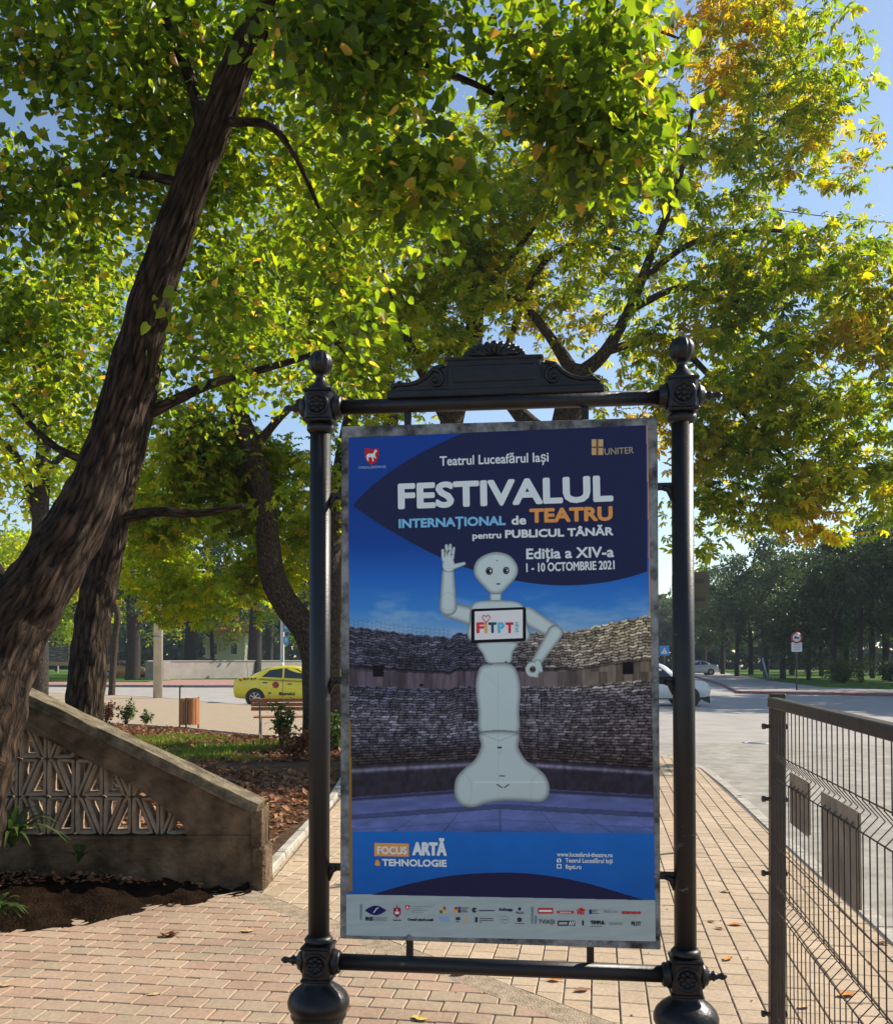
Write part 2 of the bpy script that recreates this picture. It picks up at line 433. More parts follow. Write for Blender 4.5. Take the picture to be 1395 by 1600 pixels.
M_pavB = island_mat('paver_tan', [(0,(.42,.315,.21)),(.5,(.44,.335,.23)),(1,(.48,.365,.255))], .85, .28, 55, .3)
pb = lambda off, k: tuple((Vector(BAND0)+bn*off+bd*k))[:2]
SOILEDGE = [gr(-420,1560), gr(-60,1478), gr(120,1450), gr(250,1425), gr(350,1405), gr(392,1398)]
lineA = [(pb(-BW,10), pb(-BW,-10)), (tuple(gr(-40,1466))[:2], tuple(gr(392,1392))[:2])]
lineA[1] = (lineA[1][1], lineA[1][0]); lineA[1] = (lineA[1][0], lineA[1][1])
lineB = [(pb(BW,-10), pb(BW,10)), ((-1.30,6.3),(-1.18,16.6)), ((3.93-.14,14.4),(1.86-.10,0.)), ]
# keep-left tests need the right orientation; flip any line that rejects a known inside point
def orient(lines, pt):
    out = []
    for a, b in lines:
        s = (b[0]-a[0])*(pt[1]-a[1])-(b[1]-a[1])*(pt[0]-a[0]); out.append((a, b) if s > 0 else (b, a))
    return out
inA = tuple(gr(200,1560))[:2]; inB = (1.0, 9.0)
paver_field('paving', orient(lineA, inA), -6.5, 3.2, .3, 8.2, False, M_pavA, 1)
paver_field('paving', orient(lineB, inB), -4.6, 3.2, 1.0, 16.8, True, M_pavB, 2)
struct(MB().slab([(-7,.2),(2.0,.2),(2.3,3.0),(2.74-.02,5.9),(3.2,9.7),(3.8,14.4),(3.6,16.6),(-1.25,16.9),(-1.3,6.9),(-7,6.9)], -.02, .0045).build('joint_sand', M_sand))
q = [Vector(BAND0)+bn*BW-bd*.25, Vector(BAND1)+bn*BW+bd*3, Vector(BAND1)-bn*BW+bd*3, Vector(BAND0)-bn*BW-bd*.25]
struct(MB().slab([tuple(p)[:2] for p in q][::-1], -.01, .0105).build('paving_band', M_band))

# soil mound in front of the balustrade
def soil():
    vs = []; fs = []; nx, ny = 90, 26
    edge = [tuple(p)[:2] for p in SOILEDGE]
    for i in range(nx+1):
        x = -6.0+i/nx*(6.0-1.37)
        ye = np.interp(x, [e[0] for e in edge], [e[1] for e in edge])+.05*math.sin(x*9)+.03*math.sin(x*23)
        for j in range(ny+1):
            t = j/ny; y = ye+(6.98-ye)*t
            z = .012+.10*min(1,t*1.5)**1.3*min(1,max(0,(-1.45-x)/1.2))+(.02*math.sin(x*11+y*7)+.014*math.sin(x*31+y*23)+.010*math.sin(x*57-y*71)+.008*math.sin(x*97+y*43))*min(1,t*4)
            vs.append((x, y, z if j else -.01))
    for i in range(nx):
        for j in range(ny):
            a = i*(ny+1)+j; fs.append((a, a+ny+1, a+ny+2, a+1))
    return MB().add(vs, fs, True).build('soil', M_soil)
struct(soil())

# kerbs
def kerb(name, pts, w_, z0, z1, m, side=1, seg=None):
    mb = MB()
    for (a, b) in zip(pts[:-1], pts[1:]):
        a, b = Vector((*a[:2],0)), Vector((*b[:2],0)); L = (b-a).length; n = max(1, int(round(L/(seg or 1.0)))); d = (b-a)/n; nn = Vector((-d.y, d.x, 0)).normalized()*side
        for k in range(n):
            p, q_ = a+d*(k+.006), a+d*(k+.994)
            mb.bar(p+nn*w_/2+Vector((0,0,(z0+z1)/2)), q_+nn*w_/2+Vector((0,0,(z0+z1)/2)), w_, z1-z0, bev=.012)
    return struct(mb.build(name, m))
kerb('kerb', KERB[:8], .13, -.2, .016, M_concrete, 1, .8)
kerb('kerb', KERB[7:], .15, -.2, .012, M_concrete, 1, 1.2)
kerb('garden_kerb', [(-1.345,7.0),(-1.28,11),(-1.40,14.5),(-1.80,17.6),(-2.65,19.15),(-6,22.55),(-9,24.75)], .09, -.1, .055, M_concrete, 1, .9)

# the far side: pavements with red kerbs, lawns
M_walk = mat('pale_walk', (.34,.31,.28), .9, var=.15, vscale=1.5)
M_redkerb = mat('red_walk', (.36,.19,.16), .9, var=.2, vscale=2)
M_lawn = mat('lawn', (.075,.15,.022), .95, var=.45, vscale=3, bump=.6, bscale=25, spec=.1)
FARL = [(-90,96),(-60,78),(-26,61.5),(-15,60.2),(-6,61),(8,62),(12.5,66),(20,112),(22,150),(-90,150)]
struct(MB().slab(FARL, -.19, .0).build('far_pavement', M_redkerb))
kerb('far_kerb', FARL[1:8], .22, -.2, .03, mat('far_kerb_grey', (.20,.18,.17), .9, var=.2, vscale=3), -1, 2.)
struct(MB().slab([(-90,99),(-60,82),(-30,70.5),(-21.5,69.5),(-21.5,78),(12,80),(17,110),(19,150),(-90,150)], -.1, .05).build('lawn', M_lawn))
FARR = [(15.2,49.6),(21.5,45.8),(24,40),(31,35),(60,24),(130,26),(130,150),(34,150),(24.6,95),(18.5,64)]
struct(MB().slab(FARR, -.19, .0).build('far_pavement', M_walk))
struct(MB().slab([(15.25,49.7),(21.5,45.9),(24.1,40.1),(25.6,41.2),(22.5,47.4),(16.4,51.2)], -.05, .006).build('red_pavement_strip', M_redkerb))
kerb('far_kerb', [(24.6,95),(18.5,64),(15.2,49.6),(21.5,45.8),(24,40),(31,35),(60,24)], .2, -.2, .012, mat('red_kerb', (.24,.13,.13), .9, var=.2, vscale=3), -1, 2.)
struct(MB().slab([(33,112),(24.3,70),(22.2,56.5),(25,52),(38,45),(62,33),(130,33),(130,150),(40,150)], -.05, .055).build('lawn', M_lawn))
struct(MB().slab([(14.5,30.8),(19.5,31.6),(19.5,31.74),(14.5,30.94)], ROADZ-.02, ROADZ+.004).build('road_marking', mat('road_paint', (.7,.7,.68), .7, var=.2, vscale=8)))

# ================================================================== ADVERTISING STAND
DL, DR = 3.545, 3.39
pL, pR = at(499.5,1100,DL), at(1068,1100,DR)
yaw = math.atan2(pR.y-pL.y, pR.x-pL.x); O = Vector(((pL.x+pR.x)/2, (pL.y+pR.y)/2, 0)); WP = math.hypot(pR.x-pL.x, pR.y-pL.y)
ax = Vector((math.cos(yaw), math.sin(yaw), 0)); ay = Vector((-math.sin(yaw), math.cos(yaw), 0))
def loc(u, v, yl=0.):
    """photo pixel -> (x, z) on the stand's plane at depth yl (towards the camera is negative)"""
    d = ray(u, v); o = Vector((0,0,EYE))-O
    s = (yl-o.dot(ay))/d.dot(ay); p = o+d*s
    return (p.dot(ax), p.z)
M_iron = mat('black_iron', (.008,.007,.008), .36, var=.35, vscale=18, bump=.12, bscale=70, spec=.36)
M_ironworn = mat('worn_black_iron', (.009,.008,.009), .44, spec=.42, vscale=7, bump=.06, bscale=60, col2=(.15,.15,.145), thr=(.64,.74), stretch=(1.2,1,2.5))
M_galv = mat('galvanised_worn', (.03,.03,.03), .62, vscale=11, bump=.4, bscale=45, col2=(.27,.29,.29), thr=(.36,.60), spec=.4)
stand = root('advertising_stand', 'black cast iron poster stand with ball finials and scrolled crest on the brick pavement', 'advertising stand', None, O, yaw)
def xs(u, v=1060, y=0): return loc(u, v, y)[0]
def zz(u, v, y=0): return loc(u, v, y)[1]

for side in (-1, 1):
    X = side*WP/2; r = .0385
    mb = MB().tube([(X,0,.36),(X,0,2.56)], r, 24)
    mb.lathe([(r+.012,0),(r+.014,.012),(r+.004,.024)], (X,0,.615), 24)
    mb.lathe([(r+.003,0),(r+.012,.012),(r+.012,.028),(r+.002,.03)], (X,0,2.487), 24)
    post = mb.build('post', M_ironworn, stand)
    # finial: domed neck and gadrooned ball
    mb = MB().lathe([(.052,2.636),(.05,2.65),(.038,2.664),(.024,2.678),(.018,2.69),(.0165,2.70),(.02,2.706)], (X,0,0), 20)
    prof = [(max(.004,.0455*math.sin(PI*i/12)), 2.702+.049*(1-math.cos(PI*i/12))) for i in range(13)]
    prof = [(p[0] if i else .016, p[1]) for i, p in enumerate(prof)]
    mb.lathe(prof, (X,0,0), 48, (12, lambda t: .10*math.sin(PI*t)))
    mb.build('finial', M_iron, stand)
    # junction blocks, top and bottom, with rosettes, collars and side spindles
    for zc, h in ((2.585,.118),(.545,.125)):
        mb = MB().box((X,0,zc), (.104,.104,h), bev=.012)
        mb.box((X,0,zc+h/2-.004), (.112,.112,.012), bev=.004).box((X,0,zc-h/2+.004), (.112,.112,.012), bev=.004)
        for ang in range(2):
            yy = -.052 if ang == 0 else .052
            mb.lathe([(.043,0),(.043,.004*(1 if ang else -1)),(.036,.007*(1 if ang else -1)),(.034,.002*(1 if ang else -1))], (X,yy,zc), 20, axis='y')
            for k in range(8):
                a = 2*PI*k/8; mb.ball((X+.021*math.cos(a), yy, zc+.021*math.sin(a)), .0095, 8, 5, (1,.8,1))
            mb.ball((X, yy, zc), .011, 10, 6, (1,.9,1))
        s = side
        mb.lathe([(.045,s*.050),(.045,s*.060),(.036,s*.066),(.032,s*.074),(.018,s*.08),(.014,s*.088),(.019,s*.095),(.013,s*.102),(.009,s*.114),(.0125,s*.122),(.012,s*.13),(.007,s*.137),(.003,s*.141)], (X,0,zc), 16, axis='x')
        mb.lathe([(.046,-s*.050),(.047,-s*.062),(.041,-s*.068),(.042,-s*.076),(.036,-s*.082)], (X,0,zc), 20, axis='x')
        mb.build('junction_block', M_iron, stand)
    # pedestal: bulb, flutes, foot
    mb = MB().lathe([(.05,.49),(.046,.475),(.060,.462),(.085,.445),(.104,.425),(.113,.403),(.112,.385),(.104,.37),(.098,.362),(.102,.354),(.1,.345)], (X,0,0), 36)
    mb.lathe([(.094,.345),(.088,.31),(.08,.26),(.078,.2),(.086,.14),(.10,.10)], (X,0,0), 64, (12, lambda t: .14*math.sin(PI*min(1,t*1.1))))
    mb.lathe([(.11,.10),(.125,.09),(.13,.07),(.12,.055),(.15,.045),(.155,.02),(.155,.0)], (X,0,0), 36)
    mb.build('pedestal', M_iron, stand)

zt0, zt1 = zz(499.5,637), zz(1068,618.5)
ztop = 2.583; zbot = .546
MB().tube([(-WP/2+.05,0,ztop),(WP/2-.05,0,ztop)], .0268, 20).build('crossbar', M_iron, stand)
MB().tube([(-WP/2+.05,0,zbot),(WP/2-.05,0,zbot)], .0295, 20).build('crossbar', M_ironworn, stand)

# framed panel
FYL = -.012
x0, x1 = (loc(530,1066,FYL)[0]+loc(535,1400,FYL)[0])/2, loc(1029,1066,FYL)[0]
z1, z0 = loc(530,667,FYL)[1], loc(533,1466,FYL)[1]
mb = MB(); fw = .042
mb.box(((x0+x1)/2,-.010,z1-fw/2), (x1-x0,.014,fw), bev=.003).box(((x0+x1)/2,-.010,z0+fw/2), (x1-x0,.014,fw), bev=.003)
mb.box((x0+fw/2,-.010,(z0+z1)/2), (fw,.014,z1-z0-2*fw), bev=.003).box((x1-fw/2,-.010,(z0+z1)/2), (fw,.014,z1-z0-2*fw), bev=.003)
mb.build('panel_frame', M_galv, stand)
MB().box(((x0+x1)/2,-.008,(z0+z1)/2), (x1-x0-2*fw,.009,z1-z0-2*fw)).build('back_panel', mat('back_panel_metal', (.20,.2,.2), .6, var=.2, vscale=10), stand)
# lugs to bars and posts
for u, v in ((637,0),(914,0)):
    X = loc(u,650)[0]; MB().box((X,.004,(ztop-.02+z1)/2), (.026,.012,ztop-.02-z1+.03), bev=.003).build('bracket', M_iron, stand)
for u in (640,922):
    X = loc(u,1485)[0]; b = MB().box((X,.004,(zbot+.02+z0)/2), (.026,.012,z0-zbot+.0), bev=.003).build('bracket', M_iron, stand)
    MB().lathe([(.009,0),(.009,-.006),(.005,-.009)], (X,-.017,z0+.015), 10, axis='y').build('bolt', M_galv, b)
for side, xe in ((-1, x0), (1, x1)):
    for v in ((775,1063,1355) if side < 0 else (760,1063,1368)):
        z = loc(530 if side < 0 else 1029, v)[1]
        mb = MB().bar((xe-side*.012,.004,z), (side*WP/2,.004,z), .012, .027, bev=.003)
        mb.tube([(xe+side*.02,.004,z-.004),(side*(WP/2-.045),0,z-.012),(side*(WP/2-.036),0,z-.05)], [.011,.014,.006], 8)
        b = mb.build('bracket', M_iron, stand)
        MB().lathe([(.009,0),(.009,-.006),(.005,-.009)], (xe-side*.014,-.017,z), 10, axis='y').build('bolt', M_galv, b)

# crest
mb = MB(); Y0 = -.022; Y1 = .022
def L(u, v): return loc(u, v, 0)
bx0, bx1 = L(606,618)[0], L(944,606)[0]; bz = ztop+.024
mb.box(((bx0+bx1)/2,0,bz+.012), (bx1-bx0,.05,.028), bev=.004)
cx0, cx1 = L(700,590)[0], L(845,585)[0]; ct = L(770,563)[1]
mb.box(((cx0+cx1)/2,0,(bz+ct)/2+.01), (cx1-cx0,.046,ct-bz-.02), bev=.004)
mb.box(((cx0+cx1)/2,-.024,(bz+ct)/2+.012), (cx1-cx0-.04,.006,ct-bz-.07), bev=.003)
mb.box(((cx0+cx1)/2,0,ct+.002), (cx1-cx0+.018,.056,.014), bev=.004)
cm = (cx0+cx1)/2
arch = [(cm+ .113*k, ct+.006) for k in (-1,1)]
top = [(cm+.115*math.cos(a), ct+.005+.052*math.sin(a)) for a in [PI*k/14 for k in range(15)]]
mb.prism(top, -.014, .014)
for k in range(13):
    a = PI*(k+.5)/13; mb.ball((cm+.105*math.cos(a), 0, ct+.008+.049*math.sin(a)), .0135, 8, 6, (1,1.3,1))
for k in range(9):
    a = PI*(k+.5)/9; mb.tube([(cm+.02*math.cos(a),-.012,ct+.012),(cm+.06*math.cos(a),-.020,ct+.016+.02*math.sin(a)),(cm+.092*math.cos(a),-.014,ct+.012+.040*math.sin(a))], [.006,.009,.004], 6)
mb.ball((cm,-.006,ct+.055), .016, 10, 7)
for s in (-1, 1):
    e = cx0 if s < 0 else cx1; en = bx0 if s < 0 else bx1; Wd = abs(en-e)
    prof = [(0,.098),(.10,.094),(.22,.078),(.33,.052),(.45,.036),(.62,.028),(.8,.03),(.92,.02),(.97,.0),(0,.0)]
    mb.prism([(e+s*Wd*p, bz+.018+q_) for p, q_ in (prof if s > 0 else prof[::-1])], -.012, .012)
    c = (e+s*.047, bz+.062)
    sp = [(c[0]+s*(.040-.0028*k)*math.cos(.5*k+1.2), -.016, c[1]+(.040-.0028*k)*math.sin(.5*k+1.2)) for k in range(13)]
    mb.tube(sp, [.0085-.0003*k for k in range(13)], 7)
    mb.ball((c[0],-.014,c[1]), .011, 8, 6)
    tail = [(e+s*Wd*p, -.012, bz+.022+q_) for p, q_ in ((.06,.093),(.22,.084),(.34,.056),(.48,.036),(.66,.026),(.82,.03),(.93,.016))]
    mb.tube(tail, [.008,.009,.009,.009,.008,.009,.006], 7)
    for p, q_ in ((.55,.04),(.68,.036),(.80,.042),(.9,.034)): mb.ball((e+s*Wd*p, -.004, bz+.014+q_), .0115, 8, 6, (1.2,1.2,.9))
mb.build('crest', M_iron, stand)

# ------------------------------------------------------------------ poster
EP = .455; PK = .82                                  # light falling on the shaded poster, to turn photographed print colours into albedo
def pc(c): return tuple(min(.88, x/EP) for x in lin(tuple(q_*PK for q_ in c)))
LAY = [0]
YP = -.0185
nrm = Vector((0,-1,0)); ex = Vector((1,0,0)); ez = Vector((0,0,1))
def PL(u, v): return loc(u, v, YP)
def flat(name, m): return mat('print_'+name, pc(m), .45, spec=.12)
def P3(u, v, lay): x, z = PL(u, v); return (x, YP-.0006*lay, z)

# sheet with the picture printed on it: sky, terraces of an ancient arena, stage floor
def arena_grid():
    step = 1.0; U = np.arange(541, 1026.01, step); V = np.arange(664, 1473.01, step)
    uu, vv = np.meshgrid(U, V)
    def hs(a, b): 
        x = np.sin(a*127.1+b*311.7)*43758.5453; return x-np.floor(x)
    def vn(x, y):
        xi, yi = np.floor(x), np.floor(y); fx, fy = x-xi, y-yi; fx = fx*fx*(3-2*fx); fy = fy*fy*(3-2*fy)
        return (hs(xi,yi)*(1-fx)+hs(xi+1,yi)*fx)*(1-fy)+(hs(xi,yi+1)*(1-fx)+hs(xi+1,yi+1)*fx)*fy
    def fbm(x, y): return .5*vn(x,y)+.25*vn(2*x+7,2*y)+.15*vn(4*x,4*y+3)+.1*vn(8*x+1,8*y)
    s = (uu-545)/470
    def C(c): return np.array(c, float)
    def mixc(a, b, t): return a*(1-t[...,None])+b*t[...,None]
    def tab(v, st): return np.stack([np.interp(v, [q[0] for q in st], [q[1][k] for q in st]) for k in range(3)], -1)
    col = tab(vv, [(660,(22,58,134)),(790,(18,55,128)),(850,(21,63,140)),(905,(34,96,176)),(950,(54,120,190)),(985,(104,150,192))])
    cl = np.clip((fbm(uu/55, vv/16)-.47)*4, 0, 1)*np.clip((vv-915)/45, 0, 1)
    col = mixc(col, C((140,170,195)), cl*.6)
    rim = np.interp(s, [0,.1,.2,.34,.36,.55,.75,.85,1], [979,984,991,996,989,990,986,975,961])+1.5*np.sin(uu*.37)*np.sin(uu*.11)
    bot = np.interp(s, [0,.5,1], [1196,1184,1200])
    # net railing behind the left rim
    net = (vv < rim)&(vv > rim-14)&(s < .34)&(((uu % 7) < 1)|((np.round(rim-vv) % 5) == 0))
    col[net] *= .82
    t = (vv-rim)/(bot-rim); on = (t >= 0)&(t <= 1)
    nr = 50; row = np.floor(t*nr); fr = t*nr-row
    wdt = 9+9*hs(row, row*0+3.); off = 40*hs(row, row*0+9.)+5*vn(uu/11, row)
    cid = np.floor((uu+off)/wdt); fc = ((uu+off)/wdt)-cid
    b = .55+.6*hs(cid+row*17, row)*(.5+.5*hs(row, cid))
    b *= np.where(fr > .66, .36, 1)*np.where(fc < .14, .55, 1)*(.55+.9*fbm(uu/6, vv/4))
    b *= .78+.5*fbm(uu/60, vv/40)
    left = C((86,85,104)); tan = C((250,226,182)); grey = C((126,122,136)); gap = C((70,58,56))
    base = mixc(np.broadcast_to(left, col.shape), tan, np.clip((s-.42)/.5, 0, 1)*np.clip(1.15-t*1.7, 0, 1))
    base = mixc(base, grey, np.clip((t-.45)*5, 0, 1)*np.clip((.95-t)*5, 0, 1)*.8)
    base = mixc(base, C((128,112,108)), np.clip((t-.45)*4, 0, 1)*np.clip((s-.45)/.4, 0, 1)*.6)
    base = mixc(base, gap, np.clip((t-.84)*9, 0, 1)*.75)
    st = base*b[...,None]
    dz = (t > .29)&(t < .42)
    streak = .55+.5*fbm(uu/4, vv/30)+.25*(hs(np.floor(uu/13), np.floor(vv/30)) > .6)
    st[dz] = (mixc(np.broadcast_to(C((84,74,84)), col.shape), C((112,100,84)), np.clip((s-.45)/.5,0,1))*streak[...,None])[dz]
    st[((t > .275)&(t < .30))] *= .6
    for (a0, a1, c0, c1) in ((582,600,1039,1058),(655,662,1068,1073),(972,990,1034,1054)):
        st[(uu > a0)&(uu < a1)&(vv > c0)&(vv < c1)] = (18,16,20)
    col[on] = np.clip(st, 8, 255)[on]
    wall = np.interp(s, [0,.5,1], [1246,1229,1242])
    on2 = (vv > bot)&(vv <= wall); q_ = (vv-bot)/(wall-bot)
    wc = mixc(np.broadcast_to(C((46,42,54)), col.shape), C((120,118,140)), np.exp(-((q_-.18)/.07)**2))*(.6+.6*fbm(uu/7, vv/9))[...,None]
    col[on2] = wc[on2]
    on3 = (vv > wall)
    d = vv-wall
    fl = tab(d, [(0,(70,74,112)),(4,(40,42,66)),(8,(90,100,144)),(12,(82,92,140)),(45,(88,102,156)),(60,(76,92,148)),(75,(58,80,146))])
    lines = ((np.abs(((uu-780)/(1+d/40)) % 34) < 1.2)|(np.abs(d % 17) < 1.1))&(d > 34)
    fl = fl*(.82+.34*fbm(uu/22, vv/8))[...,None]; fl[lines] *= .82
    fl[(d > 27)&(d < 35)] *= .72
    col[on3] = fl[on3]
    vb = 1299+(uu-548)*.006
    low = vv > vb
    lowc = tab(vv, [(1299,(22,94,172)),(1350,(21,88,164)),(1400,(18,80,154))])*(.96+.08*fbm(uu/40, vv/60))[...,None]
    col[low] = lowc[low]
    strip = vv > (1397+(uu-540)*.0205); col[strip] = (146,160,160)
    wr = (.95+.10*fbm(uu/26+vv/9, vv/5))[...,None]
    col[strip] = (col*wr)[strip]
    # left and right edges of older, yellowed posters showing beside this one
    yl = (uu < np.interp(vv, [680,1125,1130,1400], [544.2,545.9,548.5,551]))&(vv < 1393+0*uu); col[yl] = (128,98,40)
    xl = np.interp(vv, [664,960,1000,1471], [1009.5,1014.5,1030,1030]); yr = (uu > xl); col[yr] = (176,128,74)
    # sheet outline
    left_e = np.interp(vv, [664,1394,1398,1464], [544,546,540,539.5]); right_e = np.interp(vv, [664,1471], [1011.5,1024])
    top_e = 684.5-(uu-545)*.0435; bot_e = 1461.5+(uu-540)*.0195
    col = col*PK
    lc = np.where(col/255 <= .04045, col/255/12.92, ((col/255+.055)/1.055)**2.4)/EP
    return uu, vv, np.clip(lc, 0, .88), left_e, right_e, top_e, bot_e
def color_attr(me, cols):
    a = me.color_attributes.new('Col', 'FLOAT_COLOR', 'POINT')
    c4 = np.ones((len(cols), 4), np.float32); c4[:, :3] = cols; a.data.foreach_set('color', c4.ravel())
def locv(u, v, yl):
    """vectorised loc()"""
    x = (u-CX)/FPX; y = (CY-v)/FPX; d = np.stack([x, cP-y*sP, sP+y*cP], -1)
    o = np.array([0,0,EYE])-np.array(O); A = np.array(ay); s = (yl-o@A)/(d@A); p = o+d*s[...,None]
    return p@np.array(ax), p[...,2]
uu, vv, cc, le, re_, te, be = arena_grid()
u2 = np.clip(uu, le, re_); v2 = np.clip(vv, te, be)
gx, gz = locv(u2, v2, YP); nr_, nc_ = uu.shape
idx = np.arange(nr_*nc_).reshape(nr_, nc_)
quads = np.stack([idx[1:,:-1], idx[1:,1:], idx[:-1,1:], idx[:-1,:-1]], -1).reshape(-1, 4)
cxy = np.stack([gx.ravel(), gz.ravel()], -1)
ar = np.abs((cxy[quads[:,1],0]-cxy[quads[:,0],0])*(cxy[quads[:,3],1]-cxy[quads[:,0],1])); quads = quads[ar > 1e-9]
wave = .0012*np.sin(gz*9+gx*3)+.0006*np.sin(gx*22-gz*5)
low = np.clip((.75-gz)/.06, 0, 1); wave = wave*.0+low*.0018*(np.sin(gx*26+gz*60)+np.sin(gx*61-gz*33)*.6)
def np_mesh(name, co, faces, m, smooth=False):
    me = bpy.data.meshes.new(name); n = len(co); k = faces.shape[1]; f = len(faces)
    me.vertices.add(n); me.vertices.foreach_set('co', np.ascontiguousarray(co, np.float32).ravel())
    me.loops.add(f*k); me.loops.foreach_set('vertex_index', np.ascontiguousarray(faces, np.int32).ravel())
    me.polygons.add(f); me.polygons.foreach_set('loop_start', np.arange(0, f*k, k, dtype=np.int32))
    me.materials.append(m)
    me.update(calc_edges=True)
    me.polygons.foreach_set('use_smooth', np.full(f, smooth))
    return me
pm = np_mesh('poster', np.stack([gx.ravel(), (YP+.0*wave).ravel(), gz.ravel()], -1), quads, attr_mat('poster_print', .45, .12), True)
color_attr(pm, cc.reshape(-1,3))
poster = link('poster', pm, stand); poster['label'] = 'blue festival poster with a waving white robot before an ancient arena'

def shape(name, pts, colr, lay, sub=0, parent=poster, build=True, mb=None):
    p = smooth2(pts, sub) if sub else pts
    mb = mb or MB()
    mb.add([P3(u, v, lay) for u, v in p], [tuple(range(len(p)))])
    return mb.build(name, flat(name if isinstance(colr, str) else '%d_%d_%d' % tuple(colr), colr), parent) if build else mb
def along(u0, v0, u1, v1, n): return [(u0+(u1-u0)*k/n, v0+(v1-v0)*k/n) for k in range(n+1)]
# the navy eye-shaped field
eye_top = smooth2([(551,790),(575,765),(610,737),(655,709),(722,676.5)], 8, False)
eye_low = smooth2([(1010.5,893),(985,901),(950,909),(905,914),(860,914),(815,909),(760,897),(700,876),(645,849),(595,820),(551,790)], 6, False)
fieldp = eye_top+along(722,676.5,1008,664.8,6)+along(1008.3,664.8,1010.5,893,8)[1:]+eye_low[1:-1]
shape('navy_field', fieldp[::-1], (29,34,66), 1)
low_arc = smooth2([(580,1398),(640,1381),(700,1369),(760,1364),(810,1364),(860,1369),(920,1381),(1005,1406)], 6, False)
shape('navy_arc', low_arc+along(1005,1406,580,1398,6)[1:-1], (27,28,60), 1)

def lettering(name, items, colr, lay=2, parent=poster):
    """items: (text, u0, u1, baseline v at u0, baseline v at u1, cap height px, bold px)"""
    for (s, u0, u1, v0, v1, cap, bold) in items:
        mb = MB()
        a = Vector(P3(u0, v0, lay)); b = Vector(P3(u1, v1, lay)); e = (b-a); W = e.length; e.normalize(); up = Vector((-e.z, 0, e.x))
        px = W/math.hypot(u1-u0, v1-v0)
        text_into(mb, s, a, e, up, nrm, W, cap*px, bold*px)
        mb.build(name, flat('l%d_%d_%d' % tuple(colr), colr), parent)
WH = (198,212,214)
lettering('theatre_name', [('Teatrul Luceafărul Iași',687,857,728,721.5,15,.4)], WH)
lettering('title_lettering', [('FESTIVALUL',622,958,796,783.5,41,2.3)], WH)
lettering('title_lettering', [('INTERNAȚIONAL',623,790,825.5,820.5,14.5,.85)], (112,172,222))
lettering('title_lettering', [('de',799,822,820.5,819.5,14.5,.8),('pentru',738,783,842.5,841,10.5,.5),('PUBLICUL TÂNĂR',789,958,841,836.5,13,.85)], WH)
lettering('title_lettering', [('TEATRU',827,957,817.5,813.5,23,1.5)], (204,140,72))
lettering('edition_lettering', [('Ediția a XIV-a',822,959,874,870.5,17,.7),('1 - 10 OCTOMBRIE 2021',822,960,894,889.5,14,.5)], WH)
lettering('union_lettering', [('UNITER',944,990,711,708.5,10.5,0.2)], (150,136,112))
for i in range(2):
    for j in range(2): shape('x', [(924+i*9.6,698+j*13),(932.4+i*9.6,698+j*13),(932.4+i*9.6,686.5+j*13),(924+i*9.6,686.5+j*13)], WH, 2, build=False, mb=MB()).build('union_emblem', flat('emblem_tan', (178,150,104)), poster)
mb = MB(); shape('x', [(931.2,711.5),(934.4,711.5),(934.4,700),(941,700),(941,697.8),(934.4,697.8),(934.4,686),(931.2,686),(931.2,697.8),(925,697.8),(925,700),(931.2,700)], WH, 3, build=False, mb=mb)
mb.build('union_emblem', flat('emblem_brown', (96,72,48)), poster)
shape('county_shield', [(570,700),(581,702),(592,700),(592,712),(589,721),(581,727),(573,721),(570,712)][::-1], (166,32,40), 2)
shape('county_shield_horse', [(573,711),(576,709),(583,709),(586,703),(588,702.5),(589.5,706),(587,707),(586,711),(588,716),(587,717),(584.5,713.5),(583.5,717),(584,721),(582,721),(581,715),(577.5,714),(575.5,716),(576.5,720),(575,720.5),(573,716),(574.5,713),(572,715)][::-1], WH, 3)
lettering('county_lettering', [('CONSILIUL JUDEȚEAN IAȘI',560,603,732.5,731,3.6,.0)], (160,180,205))
# focus block and contact lines
shape('focus_box', [(585,1337.5),(639,1338.5),(639,1318),(585,1317)], (204,140,72), 2)
lettering('focus_lettering', [('FOCUS',589.5,636,1334.3,1335,12,.65)], WH, 3)
lettering('focus_lettering', [('ARTĂ',644,698,1336.5,1337.5,21,1.5),('TEHNOLOGIE',597,698,1353,1354.5,11,.65)], WH)
lettering('focus_lettering', [('&',585.5,594.5,1352.5,1353,9.5,1.2)], (204,140,72))
lettering('contact_lettering', [('www.luceafarul-theatre.ro',870,957,1338,1339.5,7,.2),('Teatrul Luceafărul Iași',883,957,1347.5,1348.7,7,.2),('fitpti.ro',883,908,1357.5,1358,7,.2)], WH)
mb = MB(); shape('x', [(873+3.7*math.cos(-a), 1344.5+3.7*math.sin(-a)) for a in [2*PI*k/14 for k in range(14)]], WH, 2, build=False, mb=mb).build('contact_icon', flat('icon', WH), poster)
shape('x', [(869.6,1357),(877,1357),(877,1350),(869.6,1350)], WH, 2, build=False, mb=MB()).build('contact_icon', flat('icon', WH), poster)
shape('x', [(871.2,1355.6),(875.4,1355.6),(875.4,1351.4),(871.2,1351.4)], WH, 3, build=False, mb=MB()).build('contact_icon', flat('iconblue', (18,80,165)), poster)
shape('x', [(872.3,1347.6),(874,1347.6),(874,1342),(872.3,1342)], WH, 3, build=False, mb=MB()).build('contact_icon', flat('iconblue', (18,80,165)), poster)

